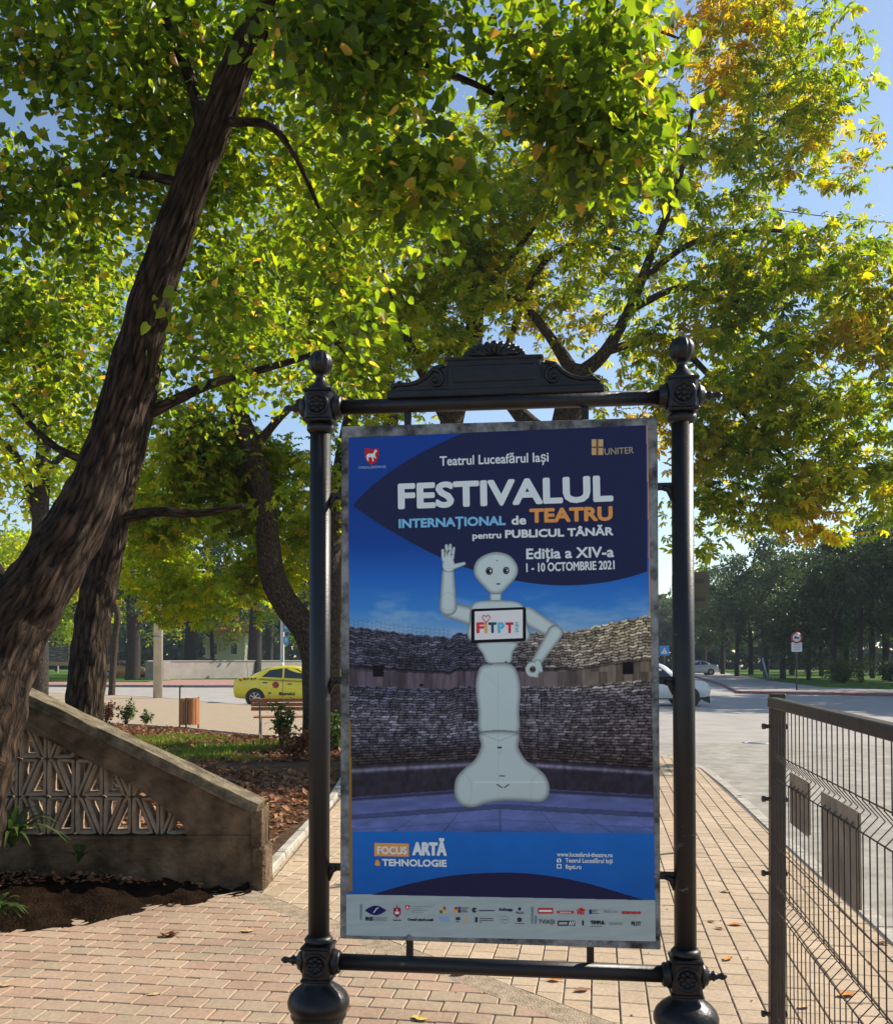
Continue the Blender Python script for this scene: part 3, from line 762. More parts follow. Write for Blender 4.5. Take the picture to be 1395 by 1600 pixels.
# sponsor strip
def disc0(u, v, r): return [(u+r*math.cos(-2*PI*k/8), v+r*math.sin(-2*PI*k/8)) for k in range(8)]
def lens(u0, u1, v, h, n=10):
    return [(u0+(u1-u0)*k/n, v+h*math.sin(PI*k/n)) for k in range(n+1)]+[(u1+(u0-u1)*k/n, v-h*math.sin(PI*k/n)) for k in range(1, n)]
def group_shapes(name, colr, polys, lay=2):
    for p in polys: shape('x', p, colr, lay, build=False, mb=MB()).build(name, flat('s%d_%d_%d' % tuple(colr), colr), poster)
def rc(u0, u1, v0, v1): return [(u0,v1),(u1,v1),(u1,v0),(u0,v0)]
NAVY = (26,24,80); RED = (176,40,48); DK = (46,46,54); GR = (128,134,138)
group_shapes('sponsor_logo', NAVY, [lens(570,604,1422.5,7.5)])
group_shapes('sponsor_logo', (170,180,200), [[(583,1426),(585,1426),(589,1420),(592,1419),(592,1418),(588,1418.6)]], 3)
lettering('sponsor_lettering', [('IRIS',571,583,1438.5,1438.7,6,.5)], DK); lettering('sponsor_lettering', [('ROBOTICS',583.5,605,1438.7,1439,6,.1)], GR)
def vert_text(mb, s, u, v_bot, length, cap, lay=2, bold=.15):
    a = Vector(P3(u, v_bot, lay)); b = Vector(P3(u, v_bot-length, lay)); W = (b-a).length; px = W/length
    text_into(mb, s, a, Vector((0,0,1)), Vector((-1,0,0)), nrm, W, cap*px, bold*px)
for a_ in (('PARTENERI',566,1437,24,3.6),('PARTENERI',833,1443,26,3.4),('MEDIA',838.5,1443,13,3.4)):
    mb = MB(); vert_text(mb, *a_); mb.build('sponsor_lettering', flat('vt', (96,110,130)), poster)
group_shapes('sponsor_logo', (140,36,44), [[(615,1419),(620.5,1417.5),(626,1419),(626,1428),(620.5,1434),(615,1428)][::-1]])
group_shapes('sponsor_logo', DK, [[(620,1418),(621,1418),(620.5,1411)], rc(614,627,1437,1438.5)])
group_shapes('sponsor_logo', (210,214,214), [rc(617.5,623.5,1424,1428), rc(619.8,621.2,1420,1423)], 3)
group_shapes('sponsor_logo', RED, [[(633,1414.5),(640,1414.5),(640,1419.5),(636.5,1422.5),(633,1419.5)][::-1], rc(840,864,1418.5,1427.5)])
group_shapes('sponsor_logo', (214,218,218), [rc(635.8,637.2,1415.5,1420.5), rc(634.3,638.7,1417.3,1418.7)], 3)
group_shapes('sponsor_logo', GR, [rc(643,678,1416,1417), rc(643,660,1419,1420), rc(643,669,1422,1423), rc(643,662,1425,1426)])
lettering('sponsor_lettering', [('Creează cultură socială',637,677,1438.5,1439.3,4,.3)], DK)
group_shapes('sponsor_logo', (200,170,60), [rc(687,691,1417,1421), rc(692.5,696.5,1422.5,1427)]); group_shapes('sponsor_logo', (170,50,44), [rc(692.5,696.5,1417,1421.5), rc(710,715,1417,1421)])
group_shapes('sponsor_logo', (40,96,60), [rc(687,691,1422.5,1427)]); group_shapes('sponsor_logo', (120,150,196), [rc(686,700,1433,1436), rc(688,702,1437,1439)])
group_shapes('sponsor_logo', (44,52,130), [rc(715.5,720,1417,1421), rc(920,924.5,1421,1428)]); group_shapes('sponsor_logo', (220,150,50), [rc(710,715,1421.5,1426), [(725,1440),(731,1440),(728,1433)]])
group_shapes('sponsor_logo', DK, [rc(715.5,720,1421.5,1426), rc(721,732,1418,1419.2), rc(721,729,1421,1422.2), rc(721,731,1424,1425.2), rc(712,719,1433,1437.5), rc(712,717,1439.5,1440.5),
    [(741+4*math.cos(-a), 1422+4*math.sin(-a)) for a in [.4+5.4*k/12 for k in range(13)]]+[(741,1422)], rc(748,773,1422,1423.6), rc(742,746,1433,1441), rc(749,770,1434.5,1435.5), rc(749,771,1437.5,1438.5), rc(749,752,1440.8,1441.8),
    rc(925,934,1421.5,1422.4), rc(925,931,1424,1424.9), rc(925,935,1426.5,1427.4), rc(909,912,1438,1446) ])
lettering('sponsor_lettering', [('ArtDesign',779,801,1423.2,1423.6,4.6,.45),('TIMPUL',922,945,1444,1444.5,6,.6),('PILOT',986,1001,1446,1446.3,6.5,.3),('TVIAȘI',841,866,1443,1443.5,6.5,.15),('PALAS',806,818,1427.5,1427.8,3.4,.1)], DK)
group_shapes('sponsor_logo', DK, [[(811.5+2.6*math.cos(-a), 1420+2.6*math.sin(-a)) for a in [2*PI*k/12 for k in range(12)]], [(811.5+3.8*math.cos(-a), 1437+3.8*math.sin(-a)) for a in [2*PI*k/14 for k in range(14)]], rc(804,819,1442.5,1443.3), rc(871,898,1438.5,1446.5), rc(922,940,1446.8,1447.5)])
group_shapes('sponsor_logo', (200,204,206), [[(888+k*3,1445.5),(889.6+k*3,1445.5),(891.6+k*3,1439.5),(890+k*3,1439.5)] for k in range(3)]+[rc(873,886,1441,1442), rc(873,886,1443,1444)], 3)
group_shapes('sponsor_logo', (110,124,136), [disc0(788+6*math.cos(2*PI*k/12), 1437+5.6*math.sin(2*PI*k/12), .8) for k in range(12)]+[rc(785,791,1436,1438)])
lettering('sponsor_lettering', [('HiT',902,914,1429,1429.2,8,.6),('ateneu',971,996,1428,1428.4,6.3,.5)], RED)
group_shapes('sponsor_logo', RED, [[(998.5+2.4*math.cos(-a), 1426+2.4*math.sin(-a)) for a in [2*PI*k/12 for k in range(12)]], [(899,1422.5),(916,1422.5),(908,1418)], rc(870,896,1423,1427.2)])
group_shapes('sponsor_logo', (214,218,218), [rc(842,862,1421.6,1424.6), rc(874,892,1424.6,1425.6)], 3)
lettering('sponsor_lettering', [('teatrul',951,972,1445,1445.4,5.5,.2),('iasi.ro',943,964,1426,1426.4,5.5,.05)], GR)

# ------------------------------------------------------------------ the printed robot (soft studio shading belongs to the print)
def robot():
    st = .8; U = np.arange(680, 884, st); V = np.arange(845, 1264, st); uu, vv = np.meshgrid(U, V)
    def cap(a, b, ra, rb):
        pa = np.stack([uu-a[0], vv-a[1]], -1); ba = np.array([b[0]-a[0], b[1]-a[1]], float); h = np.clip((pa@ba)/(ba@ba), 0, 1)
        return np.hypot(pa[...,0]-ba[0]*h, pa[...,1]-ba[1]*h)-(ra+(rb-ra)*h)
    def poly(pts, sub=5):
        p = np.array(smooth2(pts, sub)) if sub else np.array(pts, float); n = len(p); d = np.full(uu.shape, 1e9); ins = np.zeros(uu.shape, bool)
        for i in range(n):
            a, b = p[i], p[(i+1) % n]; e = b-a; w0, w1 = uu-a[0], vv-a[1]; h = np.clip((w0*e[0]+w1*e[1])/(e@e+1e-9), 0, 1)
            d = np.minimum(d, np.hypot(w0-e[0]*h, w1-e[1]*h))
            c = ((a[1] > vv) != (b[1] > vv)); xx = (b[0]-a[0])*(vv-a[1])/(b[1]-a[1]+1e-12)+a[0]; ins ^= c&(uu < xx)
        return np.where(ins, -d, d)
    parts = []
    A = parts.append
    A((cap((737,963),(702,953),14,12), 12)); A((cap((700,948),(700,896),13.5,9.5), 10))
    hand = np.minimum(np.minimum(cap((701,884),(700,876),10,8.5), cap((706,886),(725,880.5),4.4,2.6)), np.minimum(np.minimum(cap((693,874),(691.5,860),3.2,2.4), cap((697.5,870),(697.5,852.5),3.1,2.4)), np.minimum(cap((702,870),(703.5,852),3.1,2.4), cap((706.5,872),(709,856.5),2.9,2.2))))
    A((hand, 4))
    A((cap((824,962),(866,988),14,12), 12)); A((cap((867,989),(838,1034),12,8), 10))
    ring = np.abs(np.hypot(uu-832, (vv-1046)*.95)-8)-3.6
    fing = np.minimum(ring, np.minimum(cap((840,1036),(845,1048),5.5,3), cap((828,1054),(838,1056),3,3)))
    A((fing, 4))
    A((poly([(766,922),(783,922),(783,942),(765,942)], 0), 6))
    A((poly([(736,948),(745,940),(764,938),(785,938),(806,940),(818,948),(822,970),(822,1002),(737,1002),(734,968)]), 8))
    A((poly([(748,1004),(806,1003),(801,1020),(796,1036),(764,1037),(754,1022)]), 8))
    A((poly([(753,1040),(776,1036),(798,1038),(808,1050),(813,1075),(811,1110),(807,1146),(752,1146),(747,1110),(743,1075),(746,1052)]), 12))
    A((poly([(752,1144),(807,1144),(810,1168),(822,1188),(838,1199),(852,1212),(858.5,1230),(855,1246),(842,1253),(815,1251.5),(785,1251),(760,1255),(742,1261),(726,1260),(714,1251),(709.5,1235),(713,1215),(727,1199),(742,1186),(751,1166)]), 13))
    A((poly([(740,889),(745,876),(757,867),(774,862.5),(792,866),(803,875),(809,888),(806,902),(793,917),(782,927),(767,927),(755,916),(743,902)]), 11))
    tot = np.full(uu.shape, 1e9); val = np.zeros(uu.shape)
    for d, wdt in parts:
        m = d < .6; t = np.clip(-d/wdt, 0, 1); sh = .62+.38*np.sin(np.minimum(1,t*1.5)*PI/2)
        val = np.where(m, sh, val); tot = np.minimum(tot, d)
    # soft vertical and side modelling of the print
    val *= .93+.10*np.clip((1120-vv)/260, -1, 1)*.5
    def seam(d, w_=.9, k=.72):
        k = k+(1-k)*.6 if k < 1 else k
        nonlocal val
        val = np.where((np.abs(d) < w_)&(tot < -1), val*k, val)
    seam(poly([(752,1147),(780,1158),(807,1147),(807,1143),(752,1143)], 0)); seam(np.where(vv > 1050, (uu-778), 99), .5, .9)
    seam(np.hypot(uu-700, vv-940)-13.5, .8, .8); seam(np.where((vv > 1190), np.hypot((uu-720)*1.0,(vv-1236)*.62)-17, 99), .7, .85); seam(np.where(vv > 1190, np.hypot((uu-845),(vv-1236)*.62)-17, 99), .7, .85)
    seam(np.where(uu < 790, (vv-1044)-(uu-748)*.95, 99), .7, .86); seam(vv-1175+0*uu, .5, .93); seam(np.where(uu>740, vv-1222, 99), 1.6, 1.06)
    # snap rim vertices to the outline
    gy, gx_ = np.gradient(tot, st); near = (np.abs(tot) < 1.3*st); g2 = gx_**2+gy**2+1e-6
    us = np.where(near, uu-tot*gx_/g2*.9, uu); vs_ = np.where(near, vv-tot*gy/g2*.9, vv)
    keep = tot < .55*st*1.2
    idx = np.arange(uu.size).reshape(uu.shape); q_ = np.stack([idx[1:,:-1],idx[1:,1:],idx[:-1,1:],idx[:-1,:-1]], -1)
    ok = keep[1:,:-1]&keep[1:,1:]&keep[:-1,1:]&keep[:-1,:-1]; q_ = q_[ok]
    used = np.unique(q_); re = np.full(uu.size, -1); re[used] = np.arange(len(used)); q_ = re[q_]
    x, z = locv(us.ravel()[used], vs_.ravel()[used], YP-.0012)
    base = np.array([184,200,199.]); c = base[None]*val.ravel()[used][:,None]*np.array([1,1,1.])
    c = np.clip(c*PK, 0, 255)/255; lc = np.where(c <= .04045, c/12.92, ((c+.055)/1.055)**2.4)/EP
    me = np_mesh('robot_picture', np.stack([x, np.full(len(x), YP-.0012), z], -1), q_, attr_mat('robot_print', .45, .12), True); color_attr(me, np.clip(lc,0,.88))
    return link('robot_picture', me, poster)
robot()
def rr(u0, u1, v0, v1, r=3, n=4, sk=0.):
    c = [(u1-r,v1-r,0),(u0+r,v1-r,1),(u0+r,v0+r,2),(u1-r,v0+r,3)]; o = []
    for (a, b, k) in c: o += [(a+r*math.cos(PI/2*(k+i/n)), b+r*math.sin(PI/2*(k+i/n))) for i in range(n+1)]
    return [(p[0], p[1]-sk*(p[0]-u0)) for p in o][::-1]
shape('tablet_picture', rr(736,821.5,951.5,1005,4,sk=.035), (16,16,20), 3)
shape('tablet_screen_picture', [(741.5,1000),(816.5,997),(816.5,952.5),(741.5,955.5)], (206,212,214), 4)
for s, a, b, c in (('F',744.5,756.5,(196,52,62)),('I',757.5,761.5,(222,150,60)),('T',763,776,(24,70,92)),('P',777.5,788.5,(84,170,196)),('T',790,802.5,(186,40,56))):
    lettering('tablet_lettering', [(s,a,b,989.5,989.2,17,1.1)], c, 5)
mb = MB(); vert_text(mb, 'IAȘI', 809.5, 988, 16, 4.6, 5, .4); mb.build('tablet_lettering', flat('iasi', (96,176,196)), poster)
hp = [(759.5+6.2*math.sin(t)**3*.95, 966.5-(5*math.cos(t)-2*math.cos(2*t)-.8*math.cos(3*t)-.3*math.cos(4*t))*1.05) for t in [2*PI*k/28 for k in range(28)]]
mb = MB().tube([P3(u, v, 6) for u, v in hp+hp[:1]], .0013, 5); mb.build('heart_picture', flat('heart', (190,48,60)), poster)
def disc(u, v, r, n=18, sx=1.): return [(u+r*sx*math.cos(-2*PI*k/n), v+r*math.sin(-2*PI*k/n)) for k in range(n)]
group_shapes('robot_eye', (36,38,44), [disc(764.3,892.3,6.2,18,.9), disc(790.6,891.6,5.9,18,.85)], 3)
group_shapes('robot_eye', (150,156,160), [disc(764.3,892.3,4.6,16,.85), disc(790.6,891.6,4.3,16,.8)], 4)
group_shapes('robot_eye', (14,15,20), [disc(764,892.6,3.9,16,.9), disc(790.4,891.8,3.6,16,.85)], 5)
group_shapes('robot_eye', (212,216,216), [disc(766.2,892.2,1.5,10), disc(792.2,891.4,1.3,10)], 6)
group_shapes('robot_detail', (58,60,64), [lens(774.5,782.5,912.5,1.3), disc(776.6,876,1.1,8), rc(777,784,1166.5,1169.5), rc(780,788.5,1211.5,1213.2), [(775,1225.5),(777,1224.8),(785,1230),(784,1231.5)], [(787,1230),(788,1231.5),(796,1226),(795,1224.8)]], 3)
group_shapes('robot_detail', (168,174,174), [disc(781,1176,3.4,14), rc(757.5,759,1164,1172), rc(803.5,805,1163,1171)], 3)
# letters needed further down, made while the scene is still light
for s_ in ('217 217', 'EuroLi', '23', '407', 'TAXI'): text_mesh(s_)

# ================================================================== BALUSTRADE
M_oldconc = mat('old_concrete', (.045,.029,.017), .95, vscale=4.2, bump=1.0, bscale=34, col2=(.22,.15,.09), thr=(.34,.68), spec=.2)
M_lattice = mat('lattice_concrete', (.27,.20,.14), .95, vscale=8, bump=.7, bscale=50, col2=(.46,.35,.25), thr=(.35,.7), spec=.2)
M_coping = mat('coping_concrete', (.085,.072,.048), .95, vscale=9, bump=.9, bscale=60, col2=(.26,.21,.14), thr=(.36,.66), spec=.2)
bp_ = gr(404,1390); BD = bp_.y; ppm = FPX/BD
bal = root('balustrade', 'weathered concrete garden balustrade with sloping coping and pierced lattice beside the leaning trunk', 'balustrade', None, (bp_.x, BD, 0), 0)
def bl(u, v): return ((u-404)/ppm, EYE-(v-1030)/ppm)
TH = .20
def rough_block(poly, y0, y1, sub, amp, seed):
    """extruded outline with its front cut into a grid and roughened"""
    rng = np.random.default_rng(seed); mb = MB()
    xs_ = [p[0] for p in poly]; zs_ = [p[1] for p in poly]
    mb.prism(poly, y0+.004, y1)
    return mb
# coping top and band
ct0, ct1 = bl(-220,958), bl(398,1252); slope = (ct1[1]-ct0[1])/(ct1[0]-ct0[0])
def coz(x): return ct0[1]+(x-ct0[0])*slope
XL = ct0[0]; cth = .07
mb = MB().prism([(XL,coz(XL)),(XL,coz(XL)-cth),(ct1[0]-.02,coz(ct1[0])-cth),(ct1[0]+.02,coz(ct1[0])-.05),(ct1[0]+.035,coz(ct1[0])-.012)][::-1], -.045, TH+.03)
mb.build('coping', M_coping, bal)
bandb = .205
zlow = bl(0,1306)[1]
xq = bl(292,0)[0]
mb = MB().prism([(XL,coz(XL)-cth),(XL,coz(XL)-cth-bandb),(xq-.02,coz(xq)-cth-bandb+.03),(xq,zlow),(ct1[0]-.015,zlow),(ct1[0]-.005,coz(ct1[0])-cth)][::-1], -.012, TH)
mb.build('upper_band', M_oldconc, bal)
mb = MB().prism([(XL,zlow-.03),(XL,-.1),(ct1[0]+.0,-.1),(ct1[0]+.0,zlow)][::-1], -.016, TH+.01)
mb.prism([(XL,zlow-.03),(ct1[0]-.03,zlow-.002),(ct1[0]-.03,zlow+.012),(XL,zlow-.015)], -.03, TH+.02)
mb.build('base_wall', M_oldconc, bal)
mb = MB()
mb.box((-.012,(TH)/2,(coz(0)-.06-.1)/2+.02), (.085,TH+.06,coz(0)+.04), bev=.008)
mb.box((.006,(TH)/2,.10), (.105,TH+.10,.42), bev=.02)
mb.build('end_pier', M_oldconc, bal)
# pierced lattice: rounded, rimmed trapezoid openings leaning alternately left and right
def rring(mb, pts, y0, y1, rim):
    for _ in range(2):                                   # round the corners
        q = []
        for k in range(len(pts)):
            a, b = pts[k], pts[(k+1) % len(pts)]
            L_ = math.hypot(b[0]-a[0], b[1]-a[1]); t = min(.25, .022/max(L_,1e-4)) if _ == 0 else .25
            q += [(a[0]+(b[0]-a[0])*t, a[1]+(b[1]-a[1])*t), (b[0]+(a[0]-b[0])*t, b[1]+(a[1]-b[1])*t)]
        pts = q
    n = len(pts); cx = sum(p[0] for p in pts)/n; cz = sum(p[1] for p in pts)/n
    ar = sum(pts[k][0]*pts[(k+1)%n][1]-pts[(k+1)%n][0]*pts[k][1] for k in range(n)); sg = 1 if ar > 0 else -1
    def off(d):
        o = []
        for k in range(n):
            a, b, c = pts[k-1], pts[k], pts[(k+1) % n]
            t1 = Vector((b[0]-a[0], b[1]-a[1])).normalized(); t2 = Vector((c[0]-b[0], c[1]-b[1])).normalized(); t = (t1+t2).normalized() if (t1+t2).length > 1e-6 else t1
            m_ = Vector((-t.y, t.x))*sg
            o.append((b[0]+m_.x*d, b[1]+m_.y*d))
        return o
    rings = [(off(.002), y1), (off(.002), y0+.012), (off(.008), y0), (off(rim*.6), y0+.002), (off(rim), y0+.02), (off(rim+.004), y1)]
    vs = [(p[0], y, p[1]) for r_, y in rings for p in r_]
    fs = [(i*n+k, i*n+(k+1) % n, (i+1)*n+(k+1) % n, (i+1)*n+k) for i in range(len(rings)-1) for k in range(n)]
    mb.add(vs, fs, False)
mb = MB(); hw, hh = .205, .275
for r in range(4):
    zb = zlow+.004+r*hh
    for k in range(15):
        x1 = xq-.004-hw*k; x0 = x1-hw; flip = (k+r) % 2
        X_ = (lambda x: x0+x1-x) if flip else (lambda x: x)
        a, b = .035, .055
        for pts in ([(x0+a,zb),(x1,zb),(x1,zb+hh),(x1-b,zb+hh)], [(x0,zb),(x0+a*.9,zb),(x1-b,zb+hh),(x0,zb+hh)]):
            pts = [(X_(p[0]), p[1]) for p in pts]
            if max(p[1]-coz(p[0]) for p in pts) > -.04: continue
            rring(mb, pts, TH/2-.055, TH/2+.055, .030)
mb.build('lattice', M_lattice, bal)
# weathered, uneven faces
tx = bpy.data.textures.new('weathering', 'CLOUDS'); tx.noise_scale = .07; tx.noise_depth = 4
for c_ in children(bal):
    if c_.name.split('.')[0] in ('coping', 'upper_band', 'base_wall', 'end_pier'):
        m1 = c_.modifiers.new('grid', 'SUBSURF'); m1.subdivision_type = 'SIMPLE'; m1.levels = m1.render_levels = 5
        m2 = c_.modifiers.new('wear', 'DISPLACE'); m2.texture = tx; m2.strength = .022; m2.mid_level = .55

# ================================================================== MESH FENCE (right)
M_fence = mat('brown_fence_paint', (.048,.035,.025), .5, var=.3, vscale=20, bump=.15, bscale=120, spec=.45)
fpx = at(1204,1085,3.33); fang = R(8.2)
fence = root('mesh_fence', 'brown welded wire mesh fence with square post and two infill plates', 'fence', None, (fpx.x, fpx.y, 0), 0)
fd = Vector((-math.sin(fang), -math.cos(fang), 0)); fn = Vector((-math.cos(fang), math.sin(fang), 0))   # fd runs towards the camera, fn to the path side
FH = EYE-(1083-1030)/(FPX/3.33)
rotf = Matrix((fd, fn, Vector((0,0,1)))).transposed()
mb = MB().box((.006,0,FH/2-.05), (.05,.05,FH+.1), rotf, bev=.004)
post = mb.build('post', M_fence, fence)
post.rotation_euler = (0, R(.6), 0)
mb = MB()
for z in (FH-.115, FH-.365, FH-.62, FH-1.1):
    mb.lathe([(.007,-.035),(.007,.035)], (0,0,z), 8, axis='x')
    mb.lathe([(.011,-.046),(.011,-.036)], (0,0,z), 6, axis='x')
    mb.lathe([(.011,.034),(.011,.04)], (0,0,z), 6, axis='x')
mb.build('bolt', M_fence, post)
PLEN = 3.4; RZ = FH-.03
MB().bar(fd*.03+Vector((0,0,RZ)), fd*PLEN+Vector((0,0,RZ-.012*1)), .036, .034, bev=.003).build('top_rail', M_fence, fence)
MB().box(tuple(fd*PLEN+Vector((0,0,FH/2-.05))), (.06,.06,FH+.1), rotf, bev=.004).build('post', M_fence, fence)
# v-folded vertical wires
def zf(v): return EYE-(v-1030)/(FPX/3.33)
F1, F2 = zf(1190), zf(1392)
prof = [(FH-.03,0),(F1+.028,0),(F1-.012,.034),(F1-.05,0),(F2+.03,0),(F2-.012,.034),(F2-.05,0),(.42,0),(.395,.03),(.36,0),(.06,0)]
mb = MB(); wr_ = .0018; n_w = int((PLEN-.06)/.055)
for k in range(n_w):
    s = .055+.055*k
    mb.tube([fd*s+fn*(-q_)+Vector((0,0,z)) for z, q_ in prof], wr_, 5, cap=False)
mb.build('vertical_wires', M_fence, fence)
mb = MB()
for z, q_ in ((F1+.03,0),(F1-.052,0),(F1+.18,0),((F1+F2)/2-.06,0),(F2+.032,0),(F2-.052,0),(.43,0),(.35,0),(.08,0)):
    if z == F1+.18: continue
    mb.tube([fd*.035+fn*(q_-.005)+Vector((0,0,z)), fd*PLEN+fn*(q_-.005)+Vector((0,0,z))], .0022, 5)
mb.build('horizontal_wires', M_fence, fence)
# two plates hung on the far side of the wires
def fpt(u, v):
    d = ray(u, v); o = Vector((0,0,EYE))-Vector((fpx.x, fpx.y, 0)); s = -(o.dot(fn))/d.dot(fn); p = o+d*s
    return p.dot(fd), p.z
M_plate = mat('plate_brown', (.33,.25,.175), .6, var=.25, vscale=14)
for (u0, v0, u1, v1) in ((1228,1206,1254,1300), (1276,1236,1330,1402)):
    s0, za = fpt(u0, v0); s1, _ = fpt(u1, v0); _, zb = fpt((u0+u1)/2, v1-4)
    mb = MB(); n = max(4, int((s1-s0)/.026))
    for k in range(n):
        c = fd*(s0+(s1-s0)*(k+.5)/n)+fn*-.012+Vector((0,0,(za+zb)/2))
        mb.box(c, ((s1-s0)/n*.80,.007,za-zb), rotf, bev=.002)
    mb.box(fd*(s0+s1)/2+fn*-.0185+Vector((0,0,(za+zb)/2)), ((s1-s0),.004,za-zb-.01), rotf)
    mb.build('infill_plate', M_plate, fence)

# ================================================================== STREET FURNITURE
M_wood = mat('varnished_wood', (.30,.105,.035), .5, vscale=3.5, bump=.2, bscale=30, col2=(.46,.19,.07), thr=(.3,.7), stretch=(6,6,.8))
M_steel = mat('dark_steel', (.05,.048,.046), .5, metal=.3)
M_white = mat('white_paint', (.72,.72,.70), .5, var=.08, vscale=3)
p = gr(296,1139.5)
bin_ = root('litter_bin', 'wooden slatted litter bin on a steel frame standing on the plaza', 'litter bin', None, p, R(-20))
mb = MB(); rb = .21
for k in range(14):
    a = 2*PI*k/14; mb.box((rb*math.cos(a), rb*math.sin(a), .42), (.018,.084,.62), Matrix.Rotation(a,3,'Z'), bev=.005)
mb.build('slatted_body', M_wood, bin_)
MB().lathe([(rb-.02,.13),(rb-.02,.70),(rb-.04,.70),(rb-.04,.15)], (0,0,0), 20).build('liner', M_steel, bin_)
for x, y in ((-.24,-.04),(.08,-.235),(.1,.22)):
    h_ = 1.0 if x < -.1 else .75
    mb = MB().box((x,y,h_/2), (.03,.03,h_), bev=.003)
    if x < -.1: mb.bar((x,y,h_),(x+.12,y,h_+.015), .05, .03); lb = mb.build('ash_tray_post', M_steel, bin_)
    else: mb.build('leg', M_steel, bin_)

# park bench seen from behind
p = gr(404,1154)
bench = root('park_bench', 'wooden slatted park bench with curled iron legs seen from behind at the plaza edge', 'bench', None, p+Vector((-.05,0,0)), R(7))
BWID = 1.9
mb = MB()
for z, y in ((.80,-.10),(.71,-.075),(.62,-.05)): mb.bar((-.10,y,z),(BWID,y,z), .03, .078, bev=.006)
mb.build('backrest', M_wood, bench)
mb = MB()
for k in range(4): mb.bar((-.06,.05+.1*k,.44),(BWID-.04,.05+.1*k,.44), .085, .03, bev=.006)
mb.build('seat', M_wood, bench)
for x in (.08, BWID-.2):
    mb = MB()
    q_, rr_ = smooth_path([(x,-.115,.84),(x,-.07,.6),(x,-.02,.44),(x,-.03,.28),(x,-.12,.08),(x,-.17,.0)], [.018,.02,.022,.02,.018,.022], 5); mb.tube(q_, rr_, 7)
    q_, rr_ = smooth_path([(x,-.02,.42),(x,.2,.41),(x,.4,.42),(x,.38,.28),(x,.40,.1),(x,.44,0)], [.02,.018,.02,.018,.016,.02], 5); mb.tube(q_, rr_, 7)
    for c, s in (((.10,.27),1),((.24,.18),-1)):
        mb.tube([(x, c[0]+s*(.085-.006*k)*math.cos(.6*k), c[1]+(.085-.006*k)*math.sin(.6*k)) for k in range(12)], .011, 6)
    mb.build('leg', mat('bench_iron', (.20,.19,.18), .5, metal=.2), bench)

def pole(name, label, cat, u, vb, vt, wpx, m, z=0., taper=1.0, n=14):
    b = gr(u, vb, z); t = at(u, vt, b.y); r = wpx/2*b.y/FPX
    o = root(name, label, cat, None, b)
    MB().tube([(0,0,-.1),(0,0,t.z-b.z)], [r, r*taper], n).build('shaft', m, o)
    return o, b, r, t.z-b.z
M_polec = mat('pole_concrete', (.50,.45,.36), .9, var=.16, vscale=1.2, bump=.2, bscale=30)
o, b, r, h_ = pole('utility_pole', 'tall pale concrete utility pole at the road edge with a metal bracket', 'utility pole', 247, 1090.5, 470, 14.5, M_polec, 0, .72)
mb = MB()
for z in (2.6,3.4,4.1): mb.lathe([(r*1.03,z),(r*1.03,z+.05)], (0,0,0), 14)
mb.build('steel_band', mat('band_steel', (.22,.20,.17), .6), o)
MB().tube([(-1.0,-.1,5.45),(2.0,-.1,5.45)], .03, 6).tube([(.0,-.1,6.1),(1.6,-.1,5.5)], .03, 6).tube([(1.3,-.1,5.5),(1.9,-.1,6.0)], .025, 6).build('bracket', mat('band_steel2', (.5,.5,.48), .5), o)
o, b, r, h_ = pole('flagpole', 'slender white flagpole with a furled flag behind the low wall', 'flagpole', 283, 1042, 868, 3.6, M_white, .05)
fm = mat('flag_cloth', (.10,.13,.42), .8, vscale=6, col2=(.55,.14,.17), thr=(.42,.55), stretch=(3,3,.3))
q_, rr_ = smooth_path([(.12,0,h_-.3),(.28,0,h_-1.0),(.22,.02,h_-2.2),(.10,0,h_-3.1)], [.10,.22,.15,.03], 6)
MB().tube(q_, rr_, 9, bumpy=.25).build('flag', fm, o)

# low wall with pale render
M_wall = mat('pale_render', (.40,.35,.31), .9, var=.14, vscale=.9, bump=.2, bscale=12)
a_, b_ = gr(231,1062.5,.0), gr(560,1062.5,.0)
wall = root('low_wall', 'low pale rendered wall across the road with a thin capping', 'wall', None, (a_.x, a_.y, 0), math.atan2(b_.y-a_.y, b_.x-a_.x)+R(46))
WL = (b_-a_).length; WHt = 1.48
MB().box((WL/2,.2,WHt/2-.1), (WL,.4,WHt+.2)).box((0.31,-1.2,WHt/2-.1), (.62,2.4,WHt+.19)).build('wall_body', M_wall, wall)
MB().box((WL/2,.2,WHt+.03), (WL+.1,.5,.07), bev=.01).build('capping', mat('capping_stone', (.46,.42,.38), .85, var=.1, vscale=2), wall)

# signs
M_signback = mat('sign_back', (.085,.080,.052), .65, var=.12, vscale=6)
def panel(mb, w_, h_, c, y, t=.01, rad=.03):
    pts = []
    for (sx, sz, k) in ((1,1,0),(-1,1,1),(-1,-1,2),(1,-1,3)):
        pts += [(c[0]+sx*(w_/2-rad)+rad*math.cos(PI/2*(k+i/4)), c[1]+sz*(h_/2-rad)+rad*math.sin(PI/2*(k+i/4))) for i in range(5)]
    return mb.prism(pts[::-1], y-t/2, y+t/2)
Y_ = 8.2; b = at(1068,1200,Y_); b.z = 0
o = root('road_sign', 'back of a rectangular road sign showing just right of the stand', 'road sign', None, b, R(-12))
MB().tube([(0,0,-.05),(0,0,2.45)], .028, 12).build('pole', M_steel, o)
zc = EYE-(922-1030)/(FPX/Y_)
panel(MB(), .31, .315, (.065,zc), .04, .012, .03).build('sign_panel', M_signback, o)
MB().box((.06,.028,zc+.08), (.24,.014,.03)).box((.06,.028,zc-.08), (.24,.014,.03)).build('sign_rail', M_steel, o)

